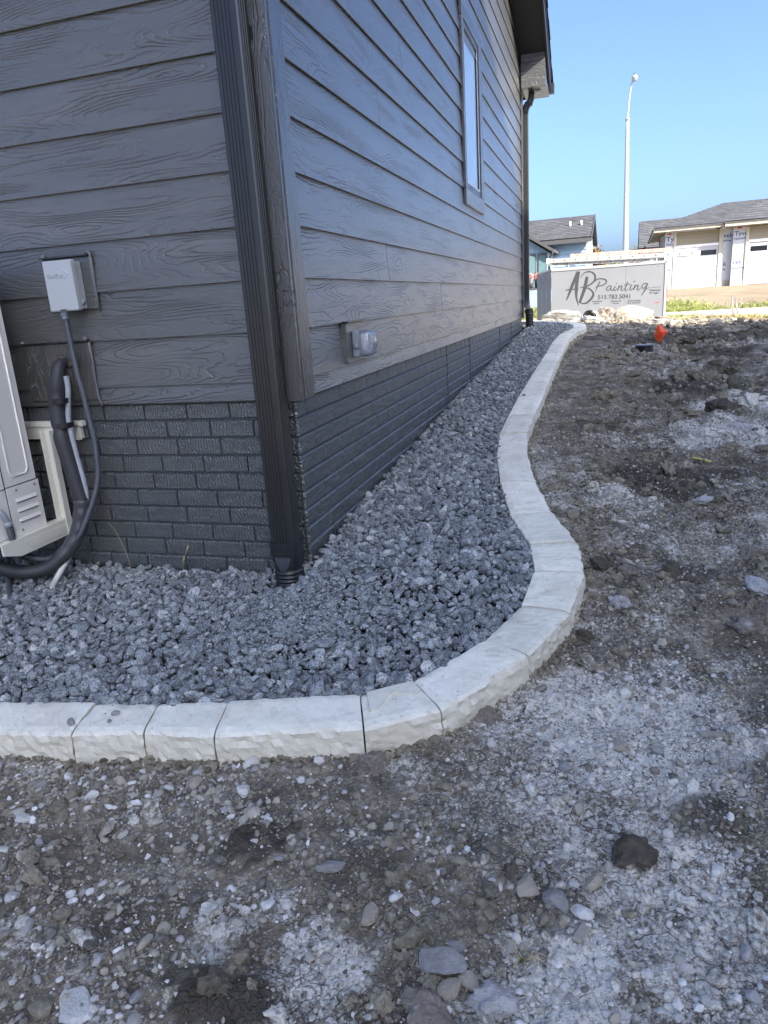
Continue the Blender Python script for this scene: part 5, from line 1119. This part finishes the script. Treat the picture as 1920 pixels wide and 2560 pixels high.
panel(.225, .355, .72, 3.48, -.02, .10, 'door_trim', m_cream, bev=.01); panel(2.30, 2.465, .72, 3.45, -.02, .10, 'door_trim', m_cream, bev=.01); panel(.356, 2.298, 2.70, 2.83, -.02, .10, 'door_trim', m_white, bev=.01)
for i in range(4): panel(.356, 2.298, 2.835 + .16 * i, 2.99 + .16 * i, .05 - .004 * i, .10, 'siding_board', m_beige)
def gdoor(u0, u1, z0, z1, v, par, nw):
    d = loc(MB().box((u0, v + .02, z0), (u1, v + .06, z1)), 'garage_door', m_garage, par); n = 4; h = (z1 - z0) / n
    for i in range(n):
        loc(MB().box((u0 + .01, v, z0 + i * h + .008), (u1 - .01, v + .0195, z0 + (i + 1) * h - .008), .008), 'door_section', m_garage, d)
    ww = (u1 - u0) / nw
    for i in range(nw): loc(MB().box((u0 + ww * i + ww * .12, v - .012, z1 - h * .85), (u0 + ww * (i + 1) - ww * .12, v - .002, z1 - h * .38), .004), 'window', m_darkwin, d)
gdoor(.33, 2.33, .74, 2.70, .02, gh_, 2); gdoor(3.58, 7.4, .74, 2.70, -.30, gh_, 4)
panel(3.452, 3.59, .72, 3.42, -.36, .10, 'door_trim', m_cream, bev=.01); panel(3.591, 7.7, 2.70, 2.83, -.36, .10, 'door_trim', m_white, bev=.01)
for i in range(4): panel(3.591, 7.7, 2.835 + .15 * i, 2.98 + .15 * i, -.30 - .004 * i, -.2, 'siding_board', m_beige)
panel(7.7, 14, .4, 3.42, -.35, .11, 'side_wall', m_wrap)
panel(-.74, 2.43, 3.50, 3.68, -.60, -.57, 'fascia', m_cream); panel(2.43, 14.6, 3.48, 3.68, -.95, -.92, 'fascia', m_cream); panel(-.76, -.73, 3.50, 3.68, -.57, 8.6, 'fascia', m_cream); panel(-.73, 2.60, 3.50, 3.52, -.57, .1, 'soffit', m_beige); panel(2.565, 14.6, 3.45, 3.47, -.92, .1, 'soffit', m_beige); panel(-.73, -.22, 3.50, 3.52, .1, 8.6, 'soffit', m_beige)
def poly(par, name, mat, P, th=.06):
    v = [tuple(p) for p in P] + [(p[0], p[1], p[2] - th) for p in P]; n = len(P)
    return loc(MB().add(v, [tuple(range(n)), tuple(range(n, 2 * n))[::-1]] + [(i, (i + 1) % n, (i + 1) % n + n, i + n) for i in range(n)]), name, mat, par)
def shingled(par, mat, a, b, c, d, rows, name='shingle_course'):
    """courses of shingles between eave a-b and ridge d-c, each course its own strip"""
    a, b, c, d = map(Vector, (a, b, c, d)); nrm = (b - a).cross(d - a).normalized()
    if nrm.z < 0: nrm = -nrm
    for i in range(rows):
        t0, t1 = i / rows, min(1, (i + 1.25) / rows); p0, p1, q0, q1 = a.lerp(d, t0), b.lerp(c, t0), a.lerp(d, t1), b.lerp(c, t1)
        v = [p0 + nrm * .012, p1 + nrm * .012, p1 + nrm * .034, p0 + nrm * .034, q0, q1, q1 + nrm * .006, q0 + nrm * .006]
        loc(MB().add(v, [(0, 1, 2, 3), (3, 2, 6, 7), (0, 4, 5, 1), (4, 7, 6, 5), (0, 3, 7, 4), (1, 5, 6, 2)]), name, mat, par)
poly(gh_, 'roof', m_shingle, [(-.80, -.66, 3.68), (6, -.66, 3.68), (6, 5, 5.04), (3.0, 5, 5.04)]); shingled(gh_, m_shingle, (-.82, -.67, 3.69), (6, -.67, 3.69), (6.0, 5, 5.06), (2.95, 5, 5.06), 15)
poly(gh_, 'roof', m_shingle, [(2.4, -1.0, 3.68), (14.8, -1.0, 3.68), (10.2, 6.5, 6.25), (7.5, 6.5, 6.25)]); shingled(gh_, m_shingle, (2.4, -1.02, 3.69), (14.8, -1.02, 3.69), (10.2, 6.5, 6.27), (7.5, 6.5, 6.27), 20)
poly(gh_, 'roof', m_shingle, [(-.80, -.66, 3.68), (3.0, 5, 5.04), (3.0, 6.8, 5.04), (-.80, 12, 3.68)]); poly(gh_, 'roof', m_shingle, [(2.4, -1, 3.66), (7.5, 6.5, 6.24), (7.5, 7, 6.24), (2.4, 13, 3.66)])
loc(MB().box((8.0, 2.9, 5.0), (8.5, 3.3, 5.45), .03), 'roof_vent', m_bluetrim, gh_)
AXG = ((1, 0, 0), (0, 0, 1), (0, -1, 0))
def gtext(s, u, z, v, h, mat=m_bluetext, bold=.004):
    c = textmesh('wrap_print', s, h, mat, (u, v, z), AXG, None, .001, bold=bold); c.parent = gh_; return c
gtext('Ty', -.13, 3.05, .0185, .34); gtext('Hom', -.13, 2.86, .0185, .16); gtext('vek', 2.49, 3.02, .0185, .30); gtext('eWrap', 2.49, 2.84, .0185, .13); gtext('Tyve', 2.95, 3.05, -.302, .29); gtext('HomeW', 2.95, 2.87, -.302, .14)
gtext('k', 2.55, 1.70, .0185, .30); gtext('ap', 2.55, 1.51, .0185, .13); gtext('vek', 2.93, 1.74, -.302, .30); gtext('HomeWrap', 2.91, 1.52, -.302, .12); gtext('k', .02, 1.62, .0185, .30)
for u, v in ((.02, .0185), (3.16, -.302)): loc(MB().tube([(u, v, 3.40), (u, v + .001, 3.40)], .12, 16), 'wrap_emblem', m_red, gh_).scale = (1.0, 1, .36); 
for o in gh_.children:
    if o.name.startswith('wrap_emblem'): o.location.z = 3.40 * (1 - .36)
loc(MB().box((-.245, .9, 2.55), (-.222, 1.1, 2.75), .01), 'wall_lamp', m_white, gh_)

# ------------------------------------------------------------------ blue house
m_teal = simple('teal_window_reflection', (.12, .2, .21), .05, spec=1.0)
bh = frame('blue_grey_house', (-.5, 34, 0), 2, 'blue-grey sided house with a steep charcoal roof behind the trailer')
B = lambda u0, u1, z0, z1, v0, v1, name, mat, bev=0: loc(MB().box((u0, v0, z0), (u1, v1, z1), bev), name, mat, bh)
B(-9, .93, 0, 3.29, .03, 5.3, 'wall', m_bluesid)
for i in range(17): z = .15 + i * .18; loc(MB().prism([(-.012, z), (.03, z), (.03, z + .18)], 0, -3, .86), 'siding_board', m_bluesid, bh) if z + .18 < 3.32 else None
B(.87, 1.0, 0, 3.30, -.02, .1, 'corner_board', m_white)
loc(MB().prism([(.03, 3.30), (5.3, 3.30), (2.6, 4.35)], 0, -9, .93), 'gable_wall', m_bluesid, bh)
for (v0_, z0_, v1_, z1_) in ((-.45, 3.30, 2.6, 4.50), (5.65, 3.3, 2.6, 4.50)):
    poly(bh, 'roof', m_shingle, [(-9.4, v0_, z0_), (1.12, v0_, z0_), (1.12, v1_, z1_), (-9.4, v1_, z1_)], .08)
shingled(bh, m_shingle, (-9.4, -.46, 3.33), (1.1, -.46, 3.33), (1.1, 2.6, 4.53), (-9.4, 2.6, 4.53), 14)
loc(MB().add([(1.121, -.5, 3.14), (1.15, -.5, 3.14), (1.15, 2.6, 4.36), (1.121, 2.6, 4.36), (1.121, -.5, 3.36), (1.15, -.5, 3.36), (1.15, 2.6, 4.57), (1.121, 2.6, 4.57)], [(0, 3, 2, 1), (4, 5, 6, 7), (0, 1, 5, 4), (1, 2, 6, 5), (2, 3, 7, 6), (3, 0, 4, 7)]), 'rake_board', m_bluetrim, bh)
loc(MB().add([(1.121, 5.7, 3.14), (1.15, 5.7, 3.14), (1.15, 2.6, 4.36), (1.121, 2.6, 4.36), (1.121, 5.7, 3.36), (1.15, 5.7, 3.36), (1.15, 2.6, 4.57), (1.121, 2.6, 4.57)], [(0, 1, 2, 3), (4, 7, 6, 5), (0, 4, 5, 1), (1, 5, 6, 2), (2, 6, 7, 3), (3, 7, 4, 0)]), 'rake_board', m_bluetrim, bh)
B(-9.4, 1.12, 3.12, 3.29, -.50, -.46, 'fascia', m_bluetrim)
for u in (.05, .58): loc(MB().tube([(u, 1.2, 3.85), (u, 1.2, 4.2)], .045, 10), 'vent_pipe', m_white, bh)
# front gabled wing
B(-5.4, -.62, 0, 2.72, -2.5, .02, 'wing_wall', m_bluesid)
loc(MB().prism([(-5.4, 2.73), (-.62, 2.73), (-3.0, 4.3)], 1, -2.5, -.1), 'wing_gable', m_bluesid, bh)
for i in range(7): z = 2.74 + i * .18; h_ = (4.3 - z - .18) / 1.57 * 2.38; loc(MB().prism([(-2.53, z), (-2.5, z), (-2.5, z + .18)], 0, -3.0 - h_, -3.0 + h_), 'siding_board', m_bluesid, bh)
poly(bh, 'wing_roof', m_shingle, [(-3.0, -2.85, 4.45), (-3.0, 1.5, 4.45), (-.35, 1.5, 2.80), (-.35, -2.85, 2.80)], .10); poly(bh, 'wing_roof', m_shingle, [(-3.0, -2.85, 4.45), (-3.0, 1.5, 4.45), (-5.7, 1.5, 2.80), (-5.7, -2.85, 2.80)], .10)
loc(MB().add([(-3.0, -2.88, 4.32), (-.32, -2.88, 2.66), (-.32, -2.88, 2.80), (-3.0, -2.88, 4.47), (-3.0, -2.855, 4.32), (-.32, -2.855, 2.66), (-.32, -2.855, 2.80), (-3.0, -2.855, 4.47)], [(0, 1, 2, 3), (4, 7, 6, 5), (0, 4, 5, 1), (1, 5, 6, 2), (2, 6, 7, 3), (3, 7, 4, 0)]), 'rake_board', m_bluetrim, bh)
for k, (a, b) in enumerate(((-2.9, -2.3), (-2.2, -1.13), (-1.05, -.66))):
    w_ = B(a, b, 1.2, 2.68, -2.55, -2.503, 'window', m_bluetrim); loc(MB().box((a + .05, -2.558, 1.26), (b - .04, -2.551, 2.60)), 'pane', m_teal, w_)
loc(MB().tube([(-.55, -2.45, 0), (-.55, -2.45, 2.45), (-.38, -2.8, 2.66)], .05, 8), 'downspout', m_bluetrim, bh)
w_ = B(.1, .45, 2.2, 2.42, -.06, -.013, 'window', m_white); loc(MB().box((.14, -.064, 2.23), (.41, -.061, 2.39)), 'pane', m_darkwin, w_)
r = np.random.default_rng(8)
for i in range(5):
    x = -1.35 + i * .21; v0, f0 = ICO[3]; s_ = .1 + .03 * (i % 2); y = 24.9 + .3 * (i % 2)
    fl = empty('potted_flowers', (x, y, 0), 0, ['left-most pink flowering pot', 'second flowering pot', 'middle orange flowering pot', 'fourth flowering pot', 'right-most pale flowering pot'][i] + ' behind the trailer nose', 'plant')
    V = []; Fv = []; mb = MB()
    for k in range(70):
        p = Vector(r.normal(0, 1, 3)).normalized() * s_ * r.uniform(.5, 1.1) + Vector((x, y, 1.60)); q = Vector(r.normal(0, 1, 3)).normalized() * .03; t_ = q.cross(Vector(r.normal(0, 1, 3))).normalized() * .03; mb.add([p + q, p + t_, p - q, p - t_], [(0, 1, 2, 3)])
    kid(mb, 'blossom', flat('blossom_%s' % ('pink', 'red', 'orange', 'coral', 'white')[i], [(.7, .3, .28), (.55, .14, .1), (.75, .33, .2), (.6, .25, .2), (.8, .7, .62)][i]), fl)
    kid(MB().tube([(x, y, 1.18), (x, y, 1.5)], [.08, .12], 14), 'pot', m_bluetrim, fl)
st_ = empty('deck_table', (-.95, 25.0, 0), 0, 'dark plank table carrying flower pots behind the trailer nose', 'table')
mb = MB(); mb.box((-1.55, 24.75, 1.12), (-.35, 25.4, 1.175), .01); kid(mb, 'tabletop', m_bluetrim, st_)
for x in (-1.5, -.4):
    for y in (24.8, 25.35): mb = MB(); mb.box((x - .03, y - .03, -.6), (x + .03, y + .03, 1.119)); kid(mb, 'leg', m_bluetrim, st_)

# ------------------------------------------------------------------ grey house behind the garage
gy = frame('grey_roofed_house', (3.4, 50, 0), 2, 'grey gabled house behind the garage, only its roof and gable showing')
loc(MB().box((.3, .5, 0), (9, 8, 3.6)), 'wall', flat('light_grey_siding', (.42, .40, .36), .6), gy)
poly(gy, 'roof', m_shingle, [(-.05, 0, 3.35), (9, 0, 3.35), (9, 3.0, 5.25), (-.05, 3.0, 5.25)], .15); poly(gy, 'roof', m_shingle, [(-.05, 8, 2.1), (9, 8, 2.1), (9, 3.0, 5.25), (-.05, 3.0, 5.25)], .15)
shingled(gy, m_shingle, (-.03, -.02, 3.38), (9, -.02, 3.38), (9, 3.0, 5.28), (-.03, 3.0, 5.28), 16)
loc(MB().prism([(.5, 3.3), (7.7, 2.4), (3.0, 5.1)], 0, .05, .3), 'gable_wall', m_bluetrim, gy)
w_ = loc(MB().box((1.2, .44, 2.7), (2.6, .49, 3.15)), 'window', m_bluetrim, gy); loc(MB().box((1.26, .43, 2.75), (2.54, .438, 3.1)), 'pane', m_darkwin, w_)
mast = MB().tube([(4.25, 44, .2), (4.25, 44, 3.9)], .03, 6).build('utility_pole', m_pole); props(mast, 'thin distant pole between the lamp and the garage', 'pole')

# trees in the far background
def tree(x, y, h, rad, mat, label, seed, n=900):
    rr = np.random.default_rng(seed); t_ = empty('tree', (x, y, 0), 0, label, 'tree')
    mb = MB().tube([(x, y, .2), (x + .1, y, h * .45), (x, y, h * .8)], [.14, .1, .04], 8)
    for k in range(6): a = rr.uniform(0, 6.3); mb.tube([(x, y, h * (.3 + .07 * k)), (x + math.cos(a) * rad * .7, y + math.sin(a) * rad * .7, h * (.5 + .07 * k))], [.05, .015], 6)
    kid(mb, 'trunk', m_bark, t_)
    P = []; C_ = [rr.normal(0, 1, 3) * np.array([rad * .45, rad * .45, h * .16]) + np.array([x, y, h * .68]) for _ in range(11)]
    V = np.zeros((n, 4, 3)); 
    for i in range(n):
        c = C_[rr.integers(0, 11)]; p = c + rr.normal(0, 1, 3) * rad * .23; a = rr.normal(0, 1, 3); a /= np.linalg.norm(a); b = np.cross(a, rr.normal(0, 1, 3)); b /= np.linalg.norm(b); s_ = rr.uniform(.07, .16)
        V[i] = [p + a * s_, p + b * s_ * .6, p - a * s_, p - b * s_ * .6]
    o = npmesh('crown', V.reshape(-1, 3), np.arange(n * 4).reshape(n, 4), mat, False, parent=t_); o.matrix_parent_inverse = t_.matrix_basis.inverted(); return t_
tree(3.9, 62, 4.0, 1.6, m_autumn, 'autumn-tinted tree showing right of the street lamp', 1); tree(1.2, 58, 3.1, 1.4, m_leaf, 'green tree just above the ladders beside the blue house', 2); tree(5.0, 70, 4.3, 1.5, m_leaf, 'green tree at the edge of the grey gabled house', 3); tree(2.6, 64, 3.0, 1.3, m_leaf, 'low green tree behind the street lamp foot', 4); tree(.9, 45, 4.0, .7, m_autumn, 'slim tree touching the right end of the blue house', 5)
hx = npmesh('far_tree_line', np.array([[-400, 500, -2], [400, 500, -2], [400, 500, 5], [-400, 500, 5], [-400, 506, -2], [400, 506, -2], [400, 506, 4], [-400, 506, 4]], float), np.array([[0, 1, 2, 3], [4, 7, 6, 5], [3, 2, 6, 7]]), m_leaf, False, kind='structure')

# ------------------------------------------------------------------ grass
def grassf(n, fx, name, hgt, seed, mat=m_grass, lean=.5):
    rr = np.random.default_rng(seed); x, y = fx(rr, n); n = len(x); z = soil_z(x, y, True); h = rr.uniform(.5, 1.2, n) * hgt; a = rr.uniform(0, 6.3, n); w_ = hgt * .05; L = rr.normal(0, lean, (n, 2)) * h[:, None]
    dx, dy = np.cos(a) * w_, np.sin(a) * w_
    V = np.stack([np.c_[x - dx, y - dy, z - .01], np.c_[x + dx, y + dy, z - .01], np.c_[x + L[:, 0] * .4, y + L[:, 1] * .4, z + h * .6], np.c_[x + L[:, 0], y + L[:, 1], z + h]], 1)
    V[:, 2] = V[:, 2] + np.c_[dx, dy, dx * 0] * .6
    F = np.concatenate([np.arange(n)[:, None] * 4 + np.array([0, 1, 2]), np.arange(n)[:, None] * 4 + np.array([0, 2, 3])]); return V.reshape(-1, 3), F
parts = []
def patch(cx_, cy_, rx, ry):
    def f(rr, n): return cx_ + rr.normal(0, 1, n) * rx, cy_ + rr.normal(0, 1, n) * ry
    return f
o_ = 0; Vs, Fs = [], []
for (cx_, cy_, rx, ry, n, h) in ((3.9, 26.8, .55, 1.4, 9000, .20), (3.3, 26.3, .35, 1.2, 5000, .22), (4.9, 25.6, .7, .35, 3500, .15), (4.4, 15.8, .8, .5, 5000, .12), (3.4, 13.8, .6, .35, 3500, .10), (5.2, 17.4, .8, .4, 3500, .12), (7.2, 27, 1.6, .8, 3500, .14), (4.2, 17.9, .9, .25, 4000, .12)):
    V, F = grassf(n, patch(cx_, cy_, rx, ry), 'g', h, int(cx_ * 10)); Vs.append(V); Fs.append(F + o_); o_ += len(V)
V, F = grassf(22000, lambda rr, n: (rr.uniform(-6, .6, n), rr.uniform(25.2, 33, n)), 'g', .13, 5); Vs.append(V); Fs.append(F + o_); o_ += len(V)
V, F = grassf(14000, lambda rr, n: (rr.uniform(-3.5, -.6, n), rr.uniform(11.5, 18.6, n)), 'g', .08, 6); Vs.append(V); Fs.append(F + o_)
npmesh('grass', np.concatenate(Vs), np.concatenate(Fs), m_grass, False, kind='stuff')
V, F = grassf(2600, patch(3.1, 13.4, .5, .3), 'g', .12, 9, lean=.9); npmesh('dry_grass', V, F, m_straw, False, kind='stuff')

# ------------------------------------------------------------------ rubble at the far edge of the fill
tb = lump('boulder', 1.62, 11.6, .46, m_rockt, 'large smooth tan boulder in the rubble before the trailer', 'boulder', 501, asp=(1.0, .7, .44), rough=.12, planes=5, soft=.6, rz=RAD(12), sink=.32)
lump('boulder', .42, 11.6, .36, m_rockg, 'flat grey boulder left of the rubble beside the white pipe end', 'boulder', 502, asp=(1.0, .6, .42), rough=.14, planes=6, soft=.3, rz=0, sink=.3)
lump('boulder', 1.22, 12.3, .26, m_clod, 'rough brown lump of fill left of the tan boulder', 'boulder', 503, asp=(1.0, .7, .7), rough=.4, soft=.5, sink=.25)
lump('boulder', .95, 11.0, .22, m_rockg, 'low grey stone in front of the white pipe end', 'boulder', 504, asp=(1.3, .7, .4), rough=.2, soft=.3)
for i, (x, y, s_, m_, lb) in enumerate([(2.28, 11.3, .13, m_rockw, 'whitest rubble stone right of the tan boulder'), (2.62, 11.0, .15, m_rockt, 'wide buff rubble stone among the sunlit rubble'), (2.5, 11.7, .09, m_rockw, 'small white rubble stone behind the wide buff one'), (2.95, 11.3, .08, m_rockt, 'small buff rubble stone at the right end of the rubble'), (2.05, 10.9, .08, m_rockg, 'small grey rubble stone below the whitest stone'), (1.9, 10.5, .10, m_rockg, 'grey rubble stone in the shade before the tan boulder'), (1.1, 10.5, .12, m_rockg, 'grey rubble stone nearest the far bend of the edging'), (.72, 11.0, .12, m_rockg, 'grey rubble stone left of the white pipe end'), (.15, 11.4, .12, m_rockt, 'left-most rubble stone beside the flat grey boulder'), (2.2, 12.2, .18, m_clod, 'brown clay heap just right of the tan boulder'), (1.98, 12.1, .13, m_clod, 'small brown clay lump touching the tan boulder'), (2.45, 12.6, .15, m_clod, 'brown clay lump at the back of the rubble'), (2.85, 12.2, .14, m_clod, 'brown clay lump at the right back of the rubble')]):
    lump('rubble_stone', x, y, s_, m_, lb, 'rubble', 520 + i, rough=.35, soft=.1, asp=(1.25, .8, .5), planes=6)
pp = empty('pipe_end', (.9, 11.9, .5), 0, 'white pipe end with a brown mouth lying in the rubble', 'pipe'); mb = MB().tube([(.93, 11.75, .50), (1.0, 12.5, .45)], .135, 20, cap=False); mb.tube([(.93, 11.75, .50), (1.0, 12.5, .45)], .10, 20, cap=False); kid(mb, 'pipe_wall', m_white, pp); mb = MB().tube([(.935, 11.80, .50), (.94, 11.83, .498)], .099, 20); kid(mb, 'pipe_plug', m_clodd, pp)
pbr = []
rr = np.random.default_rng(88); a = rr.uniform(-.2, 3.4, 900); b = rr.uniform(9.8, 13.0, 900); S = rr.lognormal(math.log(.030), .5, 900)
join('rubble_crumbs', [scatter('r', np.c_[a, b, soil_z(a, b) + S * .2], S, m_peb, 2, (1, .8, .6), 8, .2, .4, seed=89, rnd=rr.random(900) * .8)], m_peb)
for i, (x, y, L, a, lb) in enumerate([(1.75, -.50, .12, 2.5, 'short weathered wood splinter on the clods at right'), (1.70, -.86, .10, 1.3, 'grey wooden stake piece at the right edge'), (1.47, -.80, .07, .3, 'small grey wood chip on the whitened soil'), (1.15, -1.5, .05, 1.2, 'thin dry twig by the stone cluster')]):
    z = float(soil_z(np.array([x]), np.array([y]))[0]); c, s_ = math.cos(a) * L / 2, math.sin(a) * L / 2
    o = MB().box((-L / 2, -.009, -.004), (L / 2, .009, .004), .0015).build('wood_scrap', m_wood); o.location = (x, y, z + .012); o.rotation_euler = (.1, .08, a); props(o, lb, 'wood scrap')
o = MB().box((-.075, -.009, -.004), (.075, .009, .004), .0015).build('yellow_stake', m_yellow); o.location = (1.70, 1.575, float(soil_z(np.array([1.7]), np.array([1.575]))[0]) + .018); o.rotation_euler = (.1, 0, -.9); props(o, 'short yellow stick lying on the dark soil at right', 'stick')

# marking flag
fz = float(soil_z(np.array([1.78]), np.array([6.3]))[0])
fl = empty('marking_flag', (1.78, 6.3, fz), 0, 'bright orange marking flag drooping on a thin wire in the soil', 'flag')
mb = MB(); Fx = [(1.775, .255), (1.82, .225), (1.880, .165), (1.845, .11), (1.795, .035), (1.768, .075), (1.742, .12), (1.758, .19)]
V = [(x, 6.3 + .012 * math.sin(i * 1.7), fz + z - .02) for i, (x, z) in enumerate(Fx)] + [(1.81, 6.27, fz + .14)]
mb.add(V, [(i, (i + 1) % 8, 8) for i in range(8)]); kid(mb, 'flag_sheet', m_orange, fl, fix=False)
kid(MB().tube([(1.80, 6.30, fz - .05), (1.787, 6.303, fz + .1), (1.797, 6.3, fz + .235)], .0018, 6), 'wire', m_steel, fl)
# black basin half buried
bz = float(soil_z(np.array([1.62]), np.array([5.75]))[0])
bs = empty('drain_basin', (1.63, 5.8, bz), 0, 'black plastic basin with a rim, half buried in the soil', 'drain basin')
mb = MB().tube([(1.63, 5.85, bz - .1), (1.63, 5.85, bz + .062)], .075, 24, cap=False); kid(mb, 'bowl', m_plastic, bs)
mb = MB(); loft(mb, [rr_ring(1.61, 5.85, .095, .095, bz + .062, 2), rr_ring(1.61, 5.85, .10, .10, bz + .068, 2), rr_ring(1.61, 5.85, .095, .095, bz + .074, 2)]); kid(mb, 'rim', m_conduit, bs)
# survey stake frame in the silt
sk_ = empty('wire_stake', (4.4, 19.5, 0), RAD(8), 'leaning grey metal stake frame standing in the silt before the garage', 'stake')
def hit_stake():
    b = Vector((4.62, 18.4, -.05)); return b
b = hit_stake(); mb = MB(); mb.tube([b, b + Vector((-.10, 0, .66))], .012, 6); mb.tube([b + Vector((.11, 0, 0)), b + Vector((-.01, 0, .62))], .012, 6); kid(mb, 'upright', m_steel, sk_); sk_.rotation_euler = (0, 0, 0)
for k in range(5): mb = MB(); p = b + Vector((-.10 * k / 4.5, 0, .06 + .13 * k)); mb.tube([p, p + Vector((.10, 0, 0))], .008, 6); kid(mb, 'crossbar', m_steel, sk_)
lump('boulder', 4.25, 18.2, .2, m_conc, 'grey concrete lump left of the metal stake', 'boulder', 600, rough=.2); lump('boulder', 4.95, 18.0, .26, m_rockw, 'white rock right of the metal stake', 'boulder', 601, asp=(1.4, .8, .4), rough=.2)
ww = MB().tube(smooth_path([(5.0, 18.3, .02), (5.6, 18.2, .05), (6.4, 18.3, .02), (7.5, 18.2, .04)], 5), .02, 6).build('dark_hose', m_plastic); props(ww, 'dark hose line lying across the silt at right', 'hose')

# weeds by the wall
def weed(P, label, heads=()):
    mb = MB().tube(smooth_path(P, 5), .0012, 5); o = mb.build('weed', m_straw); props(o, label, 'weed')
    for h in heads: mb = MB().tube([h, (h[0] + .006, h[1], h[2] + .014), (h[0] + .012, h[1], h[2] + .026)], [.001, .0032, .001], 6); q_ = mb.build('seed_head', m_yellow, o)
weed([(-.60, -.06, -.10), (-.585, -.07, -.04), (-.565, -.075, .0), (-.545, -.075, .045)], 'upright dry weed with two yellow seed heads before the brick wall', ((-.582, -.075, -.035), (-.552, -.078, .02)))
weed([(-.86, -.07, -.10), (-.88, -.06, -.02), (-.93, -.04, .08), (-.97, -.03, .12)], 'thin bent dry stalk crossing the wall left of the seed heads')
for k in range(7):
    pass
gt = MB(); rr = np.random.default_rng(4)
gx, gy2 = 1.045, -1.565; gz = float(soil_z(np.array([gx]), np.array([gy2]))[0])
for k in range(12): a = rr.uniform(0, 6.3); L = rr.uniform(.03, .075); gt.tube([(gx, gy2, gz), (gx + math.cos(a) * L * .3, gy2 + math.sin(a) * L * .3, gz + L * .5), (gx + math.cos(a) * L * .9, gy2 + math.sin(a) * L * .9, gz + L * .45)], [.0012, .001, .0004], 5)
props(gt.build('dry_grass_tuft', m_straw), 'dry uprooted grass tuft on the lime-dusted soil', 'grass tuft')
# straw bits
st2 = MB(); 
for k in range(130):
    x, y = rr.uniform(-.5, 1.9), rr.uniform(-1.9, .5)
    if inpoly(np.array([x]), np.array([y]), OUTPOLY)[0]: continue
    z = float(soil_z(np.array([x]), np.array([y]))[0]); a = rr.uniform(0, 6.3); L = rr.uniform(.01, .04); st2.tube([(x, y, z + .004), (x + math.cos(a) * L, y + math.sin(a) * L, z + .007)], .0007, 4)
o = st2.build('straw_bits', m_straw, kind='stuff')
